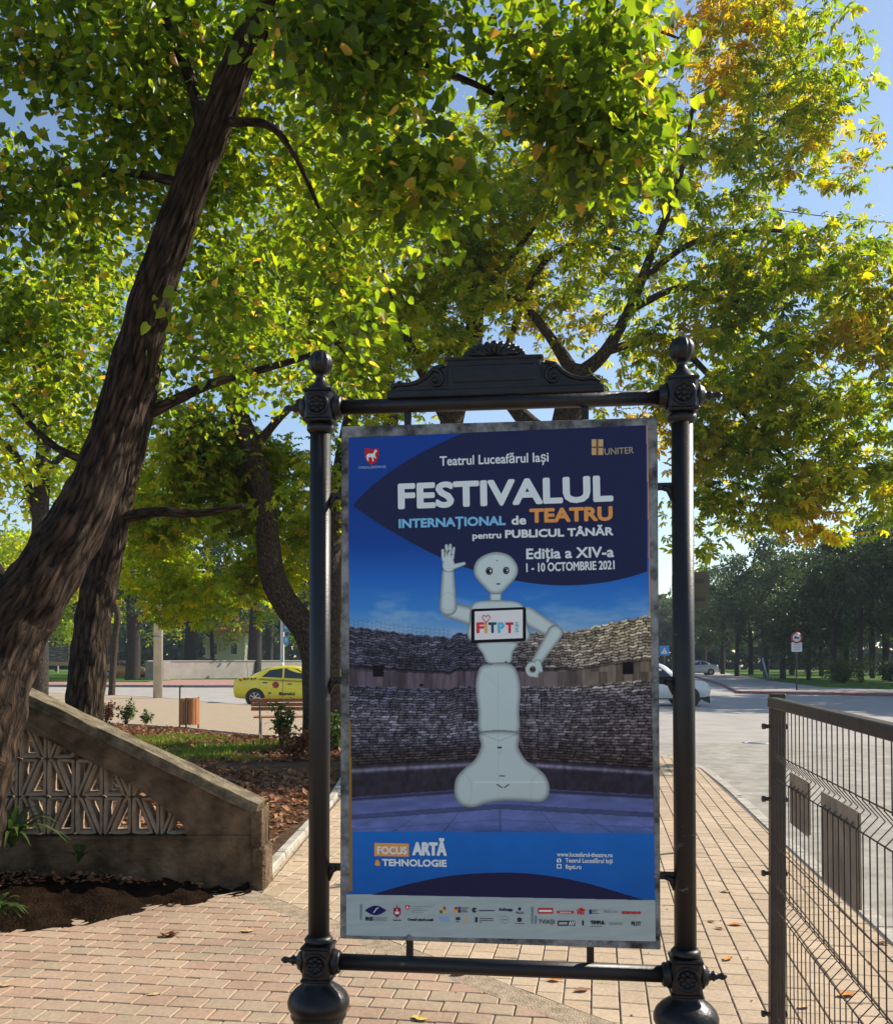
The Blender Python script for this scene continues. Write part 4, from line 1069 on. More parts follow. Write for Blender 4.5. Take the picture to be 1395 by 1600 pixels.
b = gr(1244,1078.5)
o = root('road_sign', 'round red ringed no-lorries sign above a small white plate on a thin pole', 'road sign', None, b)
MB().tube([(0,0,-.1),(0,0,3.1)], .045, 8).build('pole', M_steel, o)
zc = EYE+33.5*b.y/FPX
red = mat('sign_red', (.45,.04,.06), .5); wh = mat('sign_white', (.75,.76,.78), .5); bk = mat('sign_black', (.03,.03,.035), .5); blu = mat('sign_blue', (.05,.24,.55), .45)
MB().lathe([(.30,-.06),(.30,-.075)], (0,0,zc), 28, axis='y').build('sign_disc', red, o)
d_ = MB().lathe([(.215,-.076),(.215,-.080)], (0,0,zc), 28, axis='y').build('sign_face', wh, o)
mb = MB().box((-.05,-.084,zc+.01), (.17,.004,.11)).box((.085,-.084,zc-.008), (.08,.004,.075))
for x in (-.09,.08): mb.lathe([(.025,-.083),(.025,-.087)], (x,0,zc-.055), 10, axis='y')
mb.build('lorry_symbol', bk, o)
zp = EYE+19*b.y/FPX
panel(MB(), .56, .50, (0,zp), -.068, .014, .02).build('plate', wh, o)
mb = MB()
for k, wl in enumerate((.38,.42,.34)): mb.box((0,-.077,zp+.12-.12*k), (wl,.003,.035))
mb.build('plate_lines', mat('sign_grey', (.3,.3,.33), .6), o)

b = gr(1037.5,1071); b.z = 0
o = root('crossing_sign', 'small blue pedestrian crossing sign far behind between poster frame and post', 'road sign', None, b)
hz = EYE+13.5*b.y/FPX
MB().tube([(0,0,-.1),(0,0,hz+.3)], .04, 8).build('pole', M_steel, o)
panel(MB(), .62, .62, (0,hz), -.06, .014, .02).build('sign_panel', blu, o)
MB().prism([(-.2,hz-.19),(0,hz+.19),(.2,hz-.19)], -.071, -.068).build('sign_triangle', wh, o)
MB().tube([(-.03,-.073,hz-.15),(0,-.073,hz-.02),(.03,-.073,hz-.15)], .014, 5).ball((0,-.073,hz+.03), .028, 8, 5).build('walker_symbol', bk, o)

b = gr(441,1060)
o = root('route_marker_post', 'pale square post carrying two light blue sign plates behind the taxi', 'sign post', None, b)
hz = lambda v: EYE-(v-1030)*b.y/FPX
MB().box((0,0,hz(968)/2), (.30,.30,hz(968))).build('post', mat('post_white', (.62,.62,.6), .6), o)
panel(MB(), .55, .85, (.36,hz(980)), -.18, .03, .06).build('sign_plate', mat('sign_cyan', (.05,.32,.58), .5), o)
panel(MB(), .42, .80, (.36,hz(1001)), -.18, .03, .16).build('sign_plate', mat('sign_cyan2', (.06,.36,.62), .5), o)
MB().lathe([(.14,-.2),(.14,-.205)], (.36,0,hz(980)), 14, axis='y').box((.36,-.20,hz(1000)), (.12,.006,.3)).build('sign_mark', wh, o)

b = gr(1200,1064)
o = root('leaning_post', 'pale blue post leaning left at the far lawn edge above a low rack', 'post', None, b)
MB().tube([(0,0,0),(-.45,0,1.75)], .075, 8).build('shaft', mat('pale_blue_paint', (.30,.40,.48), .5), o)
mb = MB()
for k in range(3): mb.tube([(-.32+.26*k,-.1,0),(-.32+.26*k,-.1,.5),(-.10+.26*k,-.1,.5),(-.10+.26*k,-.1,0)], .02, 6)
mb.build('rack', mat('rack_steel', (.22,.26,.3), .5, metal=.4), o)

b = gr(1188,1161,ROADZ)
o = MB().lathe([(.38,0),(.38,.006),(.30,.006),(.30,.004),(.28,.004),(.28,.007),(.02,.007)], (b.x,b.y,ROADZ), 28).build('manhole_cover', mat('cast_manhole', (.30,.29,.28), .55, metal=.5, var=.2, vscale=20))
tag(o, 'round metal manhole cover set in the sunlit asphalt', 'manhole cover')

c0, c1 = at(1270,336,21), at(1395,349,20); dv = (c1-c0); dv = dv/dv.length
o = MB().tube([c0-dv*26+Vector((0,0,1.2)), c0-dv*12+Vector((0,0,.35)), c0, c1, c1+dv*14+Vector((0,0,.3)), c1+dv*30+Vector((0,0,1.2))], .011, 5).build('overhead_cable', mat('cable_black', (.02,.02,.02), .6))
tag(o, 'thin black overhead cable crossing the sky at right', 'cable')

# information board far left
b = gr(88,1052)
o = root('information_board', 'dark printed information board on white legs standing on the far lawn', 'notice board', None, b)
S_ = b.y/FPX
MB().box((0,0,EYE+7*S_), (40*S_,.08,32*S_)).build('board_panel', mat('board_print', (.10,.05,.05), .7, vscale=3.5, col2=(.30,.28,.28), thr=(.5,.6), stretch=(.3,.3,3)), o)
MB().box((0,-.02,EYE-5*S_-.15), (40*S_,.1,6*S_)).build('lower_strip', mat('strip_orange', (.45,.24,.13), .7), o)
for x in (-13,3): MB().box((x*S_,0,.5), (.08,.08,1.2)).build('leg', M_white, o)

# house far behind the trees
b = gr(350,1040,0); b.y = 96; b.x = (352-CX)*96/FPX; S_ = 96/FPX
o = root('house', 'cream house with a red roof seen between the trunks across the road', 'house', None, (b.x, b.y, 0))
M_cream = mat('cream_render', (.66,.60,.47), .85, var=.08, vscale=.8)
HW = 62*S_
MB().box((0,2.5,2.2), (HW,5,4.4)).build('wall', M_cream, o)
MB().add([(-HW/2-.4,-.5,4.3),(HW/2+.4,-.5,4.3),(HW/2+.4,5.5,4.3),(-HW/2-.4,5.5,4.3),(-HW/2+1.2,2.5,6.3),(HW/2-1.2,2.5,6.3)], [(0,1,5,4),(1,2,5),(2,3,4,5),(3,0,4),(3,2,1,0)]).build('roof', mat('red_tiles', (.36,.10,.08), .8, var=.2, vscale=8), o)
for x in (-1.1,.9):
    wf = MB().box((x,-.03,2.7), (.8,.08,1.3), bev=.01).build('window', M_white, o)
    MB().box((x,-.08,2.7), (.6,.02,1.1)).build('pane', mat('window_glass', (.04,.05,.06), .1), wf)

# ================================================================== CARS
M_tyre = mat('tyre', (.02,.02,.02), .85); M_hub = mat('hub_silver', (.55,.55,.56), .35, metal=.7)
M_glass = mat('car_glass', (.03,.035,.04), .08, spec=.7); M_dark = mat('black_trim', (.02,.02,.022), .5)
M_tail = mat('tail_red', (.42,.02,.02), .25, coat=.5); M_head = mat('headlamp', (.7,.72,.74), .12, coat=.6)
def car(o, st, wb, wr, m, wins, lights=True, trim=None):
    """st: stations (x, z_bottom, z_belt, z_roof, half width at belt, half width at roof)"""
    P_ = []; SUB = 5
    for i in range(len(st)-1):
        for k in range(SUB):
            t = k/SUB; p0, p1, p2, p3 = [np.array(st[min(max(i+q_,0),len(st)-1)], float) for q_ in (-1,0,1,2)]
            c = .5*((2*p1)+(p2-p0)*t+(2*p0-5*p1+4*p2-p3)*t*t+(3*p1-p0-3*p2+p3)*t**3); c[0] = p1[0]+(p2[0]-p1[0])*t
            c[3] = max(c[3], c[2]+.002); P_.append(c)
    P_.append(np.array(st[-1], float)); rings = []
    for x, zb, z1, zr, w1, wr_ in P_:
        mid = zb+(z1-zb)*.5
        half = [(0,zb),(w1*.86,zb),(w1*.97,zb+.07),(w1*1.0,mid),(w1*.985,z1-.06),(w1*.955,z1),(wr_*1.0,max(z1+.001,zr-.07)),(wr_*.90,max(z1+.0015,zr-.015)),(wr_*.5,zr),(0,zr+.004)]
        rings.append([(x,-y,z) for y, z in half]+[(x,y,z) for y, z in half[-2:0:-1]])
    n = len(rings[0]); mb = MB(); vs = [p for r_ in rings for p in r_]
    fs = [(i*n+j,(i+1)*n+j,(i+1)*n+(j+1)%n,i*n+(j+1)%n) for i in range(len(rings)-1) for j in range(n)]
    fs.append(tuple(range(n))); fs.append(tuple(range(len(rings)*n-1,(len(rings)-1)*n-1,-1)))
    body = mb.add(vs, fs, True).build('body', m, o)
    A_ = np.array(P_)
    def sp(x, t, side, off=.006):
        g = [np.interp(x, A_[:,0], A_[:,k]) for k in range(1,6)]; zb, z1, zr, w1, w2 = g
        if t >= 0: y = w1*.955+(w2-w1*.955)*t; z = z1+(max(z1,zr-.07)-z1)*t
        else: y = w1*(1.0 if t < -.3 else .985); z = z1+t
        return (x, side*(y+off), z)
    for side in (-1, 1):
        for (pts) in wins:
            q_ = [sp(x, t, side) for x, t in pts]; MB().add(q_, [tuple(range(len(q_)))]).build('window', M_glass, o)
    for x in wb:
        for side in (-1, 1):
            w1 = np.interp(x, A_[:,0], A_[:,4])
            MB().lathe([(wr*1.2,side*(w1-.28)),(wr*1.2,side*(w1+.004)),(wr*1.02,side*(w1+.005))], (x,0,wr), 24, axis='y').build('wheel_arch', M_dark, o)
            mw = MB().lathe([(wr*.6,side*(w1-.17)),(wr*.94,side*(w1-.18)),(wr,side*(w1-.14)),(wr,side*(w1-.02)),(wr*.95,side*(w1+.014)),(wr*.68,side*(w1+.018))], (x,0,wr), 24, axis='y').build('wheel', M_tyre, o)
            mb = MB().lathe([(wr*.68,side*(w1+.012)),(wr*.64,side*(w1+.022)),(wr*.58,side*(w1+.008))], (x,0,wr), 24, axis='y')
            for k in range(7):
                a = 2*PI*k/7; mb.bar((x+.04*math.cos(a),side*(w1+.018),wr+.04*math.sin(a)), (x+wr*.62*math.cos(a),side*(w1+.018),wr+wr*.62*math.sin(a)), .012, .035)
            mb.ball((x,side*(w1+.018),wr), .05, 8, 5, (1,.3,1)); mb.build('rim', M_hub, mw)
    return A_, sp

z = ROADZ
def sedan(h=1.0):
    return [(0,.46,.80,.80,.74,.66),(.05,.33,.97,.97,.80,.70),(.22,.28,1.06,1.06,.84,.70),(.62,.24,1.09,1.10,.855,.66),(1.02,.21,1.075,1.31,.86,.60),(1.42,.2,1.05,1.465,.865,.575),(1.95,.2,1.02,1.52,.865,.58),(2.4,.2,1.00,1.50,.865,.58),(2.8,.2,.985,1.36,.865,.60),(3.22,.2,.985,1.04,.86,.64),(3.7,.21,.90,.91,.84,.62),(4.08,.24,.80,.80,.79,.56),(4.24,.30,.66,.66,.72,.5),(4.30,.4,.54,.54,.62,.4)]
SWIN = [[(1.08,.10),(1.36,.90),(1.86,.95),(1.86,.08)],[(1.93,.08),(1.93,.95),(2.42,.93),(2.72,.62),(2.98,.08)]]
b = gr(398,1102.5,z)
M_taxi = mat('taxi_yellow', (.70,.60,.025), .28, coat=.6, var=.03, vscale=2)
tx0 = (363-CX)*b.y/FPX
taxi = root('taxi', 'yellow taxi sedan seen from its side behind the bench and trunk', 'taxi', None, (tx0, b.y+.8, z), R(3))
A_, sp = car(taxi, sedan(), (.84,3.42), .305, M_taxi, SWIN)
def patch(name, m, pts, sp, sides=(-1,), off=.008, parent=None):
    for s in sides:
        q_ = [sp(x, t, s, off) for x, t in pts]; MB().add(q_, [tuple(range(len(q_)))]).build(name, m, parent)
M_ins = mat('car_interior', (.17,.18,.17), .6)
for s in (-1,1):
    MB().add([sp(.02,-.05,s,.012),sp(.03,-.26,s,.012),sp(.20,-.30,s,.010),sp(.36,-.10,s,.010),sp(.25,-.04,s,.010)], [(0,1,2,3,4)]).build('tail_lamp', M_tail, taxi)
    mb = MB()
    for k in range(46):
        x = 1.0+.047*k
        if k % 2: mb.add([sp(x,-.045,s,.008),sp(x+.047,-.045,s,.008),sp(x+.047,-.075,s,.008),sp(x,-.075,s,.008)], [(0,1,2,3)])
        else: mb.add([sp(x,-.075,s,.008),sp(x+.047,-.075,s,.008),sp(x+.047,-.105,s,.008),sp(x,-.105,s,.008)], [(0,1,2,3)])
    mb.build('checker_stripe', M_dark, taxi)
    for x in (1.12,2.05): MB().box(sp(x+.1,-.19,s,.012), (.17,.025,.04), bev=.008).build('handle', M_dark, taxi)
    patch('door_gap', M_dark, [(1.885,-.02),(1.9,-.02),(1.90,-.72),(1.885,-.72)], sp, (s,), .007, taxi)
    mb = MB(); c = sp(1.62,-.25,s,.010); mb.lathe([(.125,0),(.125,s*.004)], c, 22, axis='y'); mb.build('round_decal', mat('decal_cream', (.62,.48,.25), .5), taxi)
    mb = MB().lathe([(.127,0),(.127,s*.006),(.105,s*.0062),(.105,s*.004)], c, 22, axis='y'); mb.build('round_decal', mat('decal_red', (.45,.05,.04), .5), taxi)
s = -1
mb = MB(); text_into(mb, '217 217', sp(.38,-.105,s,.014), Vector((1,0,0)), Vector((0,0,1)), Vector((0,-1,0)), .52, .095, .010); mb.build('taxi_lettering', M_dark, taxi)
mb = MB(); text_into(mb, 'EuroLi', sp(1.75,-.64,s,.014), Vector((1,0,0)), Vector((0,0,1)), Vector((0,-1,0)), .60, .12, .012); mb.build('taxi_lettering', M_dark, taxi)
mb = MB(); text_into(mb, '23', sp(1.33,-.62,s,.014), Vector((1,0,0)), Vector((0,0,1)), Vector((0,-1,0)), .12, .075, .006); mb.build('taxi_lettering', M_dark, taxi)
mb = MB(); text_into(mb, '407', sp(1.55,-.285,s,.018), Vector((1,0,0)), Vector((0,0,1)), Vector((0,-1,0)), .14, .07, .006); mb.build('taxi_lettering', mat('decal_red', (.45,.05,.04), .5), taxi)
MB().tube([(.42,.1,1.08),(.36,.1,1.95)], .008, 5).build('aerial', M_dark, taxi)
MB().box((1.75,0,1.575), (.14,.34,.11), bev=.02).build('roof_sign', mat('roof_sign_white', (.7,.7,.66), .4), taxi)
MB().add([(x,s_*y,zz_) for x,y,zz_ in ((.56,.5,1.12),(1.28,.44,1.43)) for s_ in (-1,1)], [(0,1,3,2)]).build('rear_window', M_glass, taxi)

def suv(): return [(0,.5,.9,.9,.78,.7),(.06,.36,1.05,1.1,.84,.7),(.25,.3,1.08,1.35,.86,.66),(.6,.27,1.07,1.58,.87,.64),(1.4,.25,1.04,1.66,.875,.63),(2.1,.25,1.01,1.65,.875,.63),(2.5,.25,1.0,1.50,.875,.64),(2.95,.25,1.02,1.08,.87,.66),(3.5,.26,.98,.99,.86,.64),(3.9,.3,.92,.92,.81,.58),(4.08,.34,.78,.78,.74,.5),(4.14,.42,.62,.62,.66,.45)]
b = gr(1095,1103.5,z); wx1 = (1111-CX)*b.y/FPX
vanw = root('parked_car', 'white car with short bonnet half hidden behind the right post of the stand', 'car', None, (wx1-4.15, b.y+.8, z), R(0))
A_, sp = car(vanw, suv(), (.78,3.28), .34, mat('car_white', (.74,.75,.76), .3, coat=.5), [[(.55,.10),(.62,.9),(1.35,.95),(1.35,.06)],[(1.43,.06),(1.43,.95),(2.15,.94),(2.42,.7),(2.72,.06)]])
for s in (-1,1):
    MB().add([sp(4.06,-.02,s,.012),sp(3.80,-.03,s,.012),sp(3.84,-.20,s,.012),sp(4.09,-.20,s,.012)], [(0,1,2,3)]).build('headlamp', M_head, vanw)
    patch('lower_trim', M_dark, [(.4,-.62),(4.10,-.36),(4.12,-.56),(3.7,-.70),(.4,-.80)], sp, (s,), .007, vanw)
b = gr(1098,1054.5,0)
sil = root('parked_car', 'distant silver sedan parked under the trees up the side street', 'car', None, ((1119-CX)*b.y/FPX, b.y, 0), R(180))
A_, sp = car(sil, sedan(), (.84,3.42), .305, mat('car_silver', (.55,.57,.6), .3, metal=.3, coat=.4), SWIN)
for s in (-1,1): MB().add([sp(.02,-.05,s,.012),sp(.03,-.26,s,.012),sp(.30,-.30,s,.010),sp(.36,-.10,s,.010),sp(.25,-.04,s,.010)], [(0,1,2,3,4)]).build('tail_lamp', M_tail, sil)
drk = root('parked_car', 'dark car whose roof shows above the low wall', 'car', None, ((303-CX)*92/FPX, 92, .05), 0)
car(drk, suv(), (.78,3.28), .34, mat('car_dark', (.03,.035,.04), .25, coat=.5), SWIN)
org = root('parked_car', 'orange car peeping out beside the end of the low wall', 'car', None, ((232-CX)*88/FPX-4.25, 88, .0), 0)
car(org, sedan(), (.84,3.42), .305, mat('car_orange', (.55,.22,.05), .3, coat=.4), SWIN)

# ================================================================== TREES
def T_linden():
    v = np.array([(0,0,0),(.34,-.10,.07),(.52,.20,.15),(.40,.62,.10),(.0,1.08,-.14),(-.40,.62,.10),(-.52,.20,.15),(-.34,-.10,.07)], np.float32)
    return v, np.array([(0,1,2,3,4),(0,4,5,6,7)])
def T_chestnut():
    v = [(0,0,0)]; f = []
    for a, Lf in ((-100,.62),(-62,.84),(-22,1.0),(22,1.0),(62,.84),(100,.62)):
        a = R(a); d = np.array([math.sin(a), math.cos(a)]); n = np.array([d[1], -d[0]]); o = len(v)
        for (t, w_, z) in ((.62,.18,-.06),(1.0,0,-.30),(.62,-.18,-.06)):
            p = d*t*Lf+n*w_*Lf; v.append((p[0], p[1], z*Lf+(.04 if w_ else 0)))
        f.append((0, o, o+1, o+2))
    return np.array(v, np.float32), np.array(f)
def T_kite():
    return np.array([(0,0,0),(.34,.5,.06),(0,1.05,-.1),(-.34,.5,.06)], np.float32), np.array([(0,1,2,3)])
LINDEN, CHEST, KITE = T_linden(), T_chestnut(), T_kite()
def unit(a): return a/np.maximum(np.linalg.norm(a, axis=-1, keepdims=True), 1e-6)
def leaf_mesh(name, C, N, T, S, tmpl, m, parent):
    tv, tf = tmpl; N = unit(N); T = unit(T-N*(T*N).sum(-1, keepdims=True)); B = np.cross(T, N)
    co = C[:,None,:]+S[:,None,None]*(tv[None,:,0:1]*B[:,None,:]+tv[None,:,1:2]*T[:,None,:]+tv[None,:,2:3]*N[:,None,:])
    n, k = len(C), len(tv); fa = (tf[None]+(np.arange(n)*k)[:,None,None]).reshape(-1, tf.shape[1])
    return link(name, np_mesh(name, co.reshape(-1,3), fa, m), parent)

def field(p, seed, f):
    r = np.random.default_rng(seed+999); a = np.zeros(len(p))
    for k in range(5):
        d = r.normal(size=3); d /= np.linalg.norm(d); a += np.sin(p@d*f*(1+.6*k)+r.uniform(0,6))/(1+.35*k)
    return a/2.2

DENS = 1.0
def make_tree(name, label, limbs, blobs, tmpl, lm, bm, dens=1.0, leaf=.08, per=34, rc=.34, seed=1, gap=-.15, gapf=1.4, base=None, group=None, twig_r=.006, side=8, droop=.5, tilt=.7, keep_twigs=1.0, category='tree', flat_=.75):
    """limbs: lists of (u, v, Y, width px) in the photo's pixels with a real depth each; blobs: (u, v, Y, ru, rv, ry, clusters)"""
    rng = np.random.default_rng(seed); rnd = random.Random(seed)
    L0 = limbs[0][0]; o_ = at(*L0[:3]) if base is None else Vector(base)
    o_ = Vector((o_.x, o_.y, 0)); o = root(name, label, category, group, o_)
    mb = MB(); SK = []; SR = []
    for li, limb in enumerate(limbs):
        pts = [at(u, v, Y)-o_ for u, v, Y, w_ in limb]; rad = [w_/2*Y/FPX for u, v, Y, w_ in limb]
        if li == 0 and pts[0].z > 0: pts.insert(0, Vector((pts[0].x-(pts[1].x-pts[0].x)*.25, pts[0].y, -.1))); rad.insert(0, rad[0]*1.12)
        q_, rr_ = smooth_path(pts, rad, 6)
        if li == 0 and rad[0]*o_.y > 0 and o_.y < 12:
            q_, rr_ = smooth_path(pts, rad, 26); MB().tube(q_, rr_, 84, bumpy=.05, ridge=.075).build('trunk', bm, o)
        elif li == 0: MB().tube(q_, rr_, 22 if rad[0] > .12 else 12, bumpy=.045).build('trunk', bm, o)
        else: mb.tube(q_, rr_, 12 if rr_[0] > .05 else 7, bumpy=.03)
        for p, r_ in zip(q_, rr_):
            if p.z > 1.2: SK.append(tuple(p)); SR.append(r_)
    CC = []
    for (u, v, Y, ru, rv, ry, n) in blobs:
        n = max(2, int(n*dens)); c = np.array(at(u, v, Y)-o_); s = np.array([ru*Y/FPX, ry, rv*Y/FPX]); got = 0; tries = 0
        while got < n and tries < 40:
            d = unit(rng.normal(size=(n*2,3)))*(rng.uniform(size=(n*2,1))**(1/2.4)); p = c+d*s
            p = p[(field(p, seed, gapf) > gap)&(p[:,2] > 1.9)][:n-got]; CC.append(p); got += len(p); tries += 1
    CC = np.concatenate(CC); SKa = np.array(SK)
    # branches: nearest clusters first, each joined to the nearest wood already there
    d0 = np.array([((SKa-c)**2).sum(1).min() for c in CC]); order = np.argsort(d0)
    buf = np.zeros((len(SK)+len(CC)*5, 3)); rb_ = np.zeros(len(buf)); k = len(SK); buf[:k] = SKa; rb_[:k] = SR
    for j in order:
        c = CC[j]; dd = ((buf[:k]-c)**2).sum(1); i = int(dd.argmin()); a = buf[i]; Ld = math.sqrt(dd[i])
        if Ld < .05: continue
        if Ld > 2.6 and rng.uniform() < .3: pass
        r0 = min(rb_[i]*.72, twig_r*1.2+.011*Ld); m_ = (a+c)/2+np.array([0,0,.16*Ld])+rng.normal(size=3)*.07*Ld
        ts = np.linspace(0, 1, 6); pts = [(1-t)**2*a+2*t*(1-t)*m_+t*t*c+(rng.normal(size=3)*.018*Ld if 0 < t < 1 else 0) for t in ts]
        rs = [r0*(1-t)+twig_r*.6*t for t in ts]
        if rng.uniform() < keep_twigs: mb.tube(pts, rs, 6 if r0 > .02 else 4, cap=False)
        for t_i in (1,2,3,4,5): buf[k] = pts[t_i]; rb_[k] = rs[t_i]; k += 1
    if mb.v: mb.build('branches', bm, o)
    # leaves
    n = len(CC)*per; ci = np.repeat(np.arange(len(CC)), per)
    off = unit(rng.normal(size=(n,3)))*(rng.uniform(size=(n,1))**.45)*rc*(.6+.8*rng.uniform(size=(len(CC),1)))[ci]
    off[:,2] *= flat_; C = CC[ci]+off
    hor = off.copy(); hor[:,2] = 0
    T = unit(hor)*.8+np.array([0,0,-droop])+rng.normal(size=(n,3))*.45
    N = np.array([0,0,1.])+rng.normal(size=(n,3))*tilt+unit(hor)*.35
    S = leaf*rng.uniform(.45, 1.3, n)
    leaf_mesh('crown', C, N, T, S, tmpl, lm, o)
    return o

BK_L = bark_mat('linden_bark', (.006,.004,.003), (.098,.062,.04), 9, 1.7, 1.0, .05)
BK_C = bark_mat('chestnut_bark', (.02,.014,.010), (.12,.082,.058), 11, 4, 1.0, .02)
BK_D = bark_mat('dark_bark', (.02,.017,.015), (.085,.068,.055), 8, 3, .8, .02)
G1, G2, G3 = (.045,.085,.012), (.075,.13,.016), (.12,.175,.02)
LM_L = leaf_mat('linden_leaves', [(0,(.028,.052,.010)),(.3,(.05,.085,.013)),(.62,(.085,.13,.017)),(.9,(.14,.175,.025)),(.955,(.17,.18,.03)),(.972,(.28,.16,.07)),(1,(.34,.20,.09))],
    [(0,(.05,.085,.012)),(.5,(.085,.13,.016)),(.93,(.16,.18,.022)),(1,(.26,.19,.05))], .55, (.45,.7), .64, (4.0,3.8,.6), .38, .5)
LM_C = leaf_mat('chestnut_leaves', [(0,(.05,.09,.012)),(.4,(.12,.17,.016)),(.75,(.21,.225,.02)),(1,(.29,.24,.024))],
    [(0,(.13,.12,.015)),(.4,(.26,.17,.02)),(.75,(.32,.15,.02)),(.93,(.26,.085,.018)),(1,(.16,.05,.015))], .42, (.51,.70), .66, (3.4,3.3,.45))
LM_Y = leaf_mat('yellowing_leaves', [(0,(.10,.16,.014)),(.4,(.17,.225,.018)),(.75,(.24,.255,.02)),(1,(.29,.26,.026))],
    [(0,(.06,.10,.012)),(.5,(.12,.15,.016)),(1,(.30,.22,.02))], .6, (.45,.65), .66, (3.3,3.3,.45))
LM_F = leaf_mat('hazed_far_leaves', [(0,(.03,.06,.026)),(.5,(.048,.085,.034)),(1,(.08,.115,.04))], [(0,(.06,.09,.018)),(1,(.10,.12,.02))], .3, (.5,.75), .35, (1.5,1.6,.6))  # bluish haze of distance tinted into the leaf greens themselves

# 1 leaning linden, left
make_tree('linden_tree', 'large leaning linden with furrowed bark rising from the left corner in front of the balustrade',
    [[(-122,1455,6.0,215),(-102,1360,6.0,172),(-70,1240,6.05,150),(-36,1120,6.1,138),(10,1000,6.15,110),(72,900,6.2,96),(132,800,6.25,80),(171,700,6.3,70),(202,600,6.3,70),(243,450,6.25,60),(294,300,6.15,52),(334,200,6.05,50),(372,100,5.9,46),(410,20,5.7,40),(470,-120,5.4,30),(540,-330,5.1,20)],
     [(30,985,6.15,90),(-30,905,6.3,74),(-75,790,6.6,56),(-85,600,7.0,46),(-140,350,7.3,34),(-120,120,7.4,22)],
     [(322,235,6.1,26),(300,130,6.2,20),(230,-20,6.4,13),(120,-160,6.6,8)],
     [(362,190,6.0,16),(420,196,5.9,13),(462,245,5.85,9),(500,330,5.9,5)],
     [(400,40,5.75,24),(520,40,5.5,18),(640,90,5.3,13),(760,140,5.2,9),(860,200,5.2,5)],
     [(300,290,6.2,18),(180,270,6.5,12),(60,300,6.8,8),(-60,360,7,5)],
     [(440,-60,5.5,22),(620,-120,5.0,16),(820,-80,4.6,10),(960,-10,4.4,6)]],
    [(110,120,6.6,270,190,1.3,250),(400,110,6.9,250,160,.9,150),(640,140,5.5,230,150,1.0,190),(830,225,5.3,170,130,.8,105),(960,215,5.0,90,70,.6,26),
     (90,400,7.0,200,140,1.0,120),(330,400,7.1,110,90,.5,34),(340,500,6.0,60,80,.35,14),(520,380,6.5,100,90,.5,32),(700,330,5.5,140,60,.6,40),
     (250,280,7.4,170,130,.6,70),(560,520,6.1,60,90,.35,10),(640,-230,5.0,420,220,1.5,120),(130,-260,6.5,400,240,1.6,120),(920,-20,4.4,110,50,.5,20),(60,560,7.2,110,50,.6,22)],
    LINDEN, LM_L, BK_L, .56, leaf=.060, per=38, rc=.33, seed=11, gap=-.05, gapf=1.9, droop=.9, tilt=1.0, twig_r=.0045)

# 2 second trunk just behind it
make_tree('linden_tree', 'straighter dark linden trunk standing just behind the leaning one and the balustrade',
    [[(130,1150,9.3,60),(134,1090,9.3,56),(142,1000,9.35,54),(155,920,9.4,54),(172,850,9.4,46),(190,770,9.5,40),(220,660,9.6,34),(240,560,9.8,28),(262,440,10,22),(280,300,10.3,14)],
     [(178,815,9.5,20),(235,800,9.3,17),(310,802,9.0,13),(380,790,8.9,7)],
     [(225,650,9.6,20),(330,600,9.8,14),(470,560,10,9),(560,520,10.2,5)],
     [(200,740,9.5,16),(90,700,9.8,12),(10,620,10.2,7)]],
    [(120,520,10.5,150,130,1.6,60),(300,560,10.4,130,100,1.3,52),(420,500,10.5,130,110,1.3,52),(250,390,10.6,200,110,1.6,80),(500,620,10.3,80,50,.8,14),(60,660,10.4,80,50,.9,14),(470,330,10.5,150,120,1.5,70)],
    LINDEN, LM_L, BK_L, .75, leaf=.064, per=36, rc=.36, seed=12, gap=-.1, gapf=1.4, droop=.9, twig_r=.006)

# 3 bent chestnut behind the left post
make_tree('chestnut_tree', 'chestnut with a bent limb curving up from behind the left post of the stand',
    [[(506,1178,17.7,66),(503,1100,17.7,60),(502,1020,17.7,60),(512,930,17.7,44),(520,830,17.8,34),(536,720,18,28),(560,600,18.2,22),(590,470,18.4,15)],
     [(498,1035,17.7,50),(482,990,17.6,46),(452,950,17.5,42),(428,905,17.4,40),(418,840,17.3,37),(410,775,17.2,35),(392,700,17,33),(370,640,16.9,32),(352,580,16.8,28),(338,500,16.7,20),(325,420,16.7,12)],
     [(612,1100,18.6,24),(608,900,18.6,24),(612,700,18.6,24),(600,560,18.6,20),(575,480,18.4,16),(535,430,18.2,12),(510,370,18,7)],
     [(395,705,17,16),(450,640,17.2,11),(520,600,17.4,6)]],
    [(300,640,17,150,140,2.4,95),(420,560,17,160,150,2.4,120),(540,500,17.5,140,140,2.4,100),(450,760,17.5,90,110,1.6,55),(300,790,17.3,130,70,1.6,58),(580,650,18,70,110,1.6,45),(210,700,17.5,90,120,1.8,45),(420,890,18.4,90,55,1.2,34),(330,930,18.6,80,40,1.1,26),(240,880,18.6,70,70,1.2,38),(270,945,19,40,26,.6,9),(505,840,18.6,60,80,1,22),(470,660,18.2,70,70,1.6,34),(350,720,18,80,70,1.6,30),(440,420,18,120,90,2,40)],
    CHEST, LM_Y, BK_C, .8, leaf=.155, per=24, rc=.55, seed=13, gap=-.12, gapf=.9, droop=.7, tilt=.65, twig_r=.009)

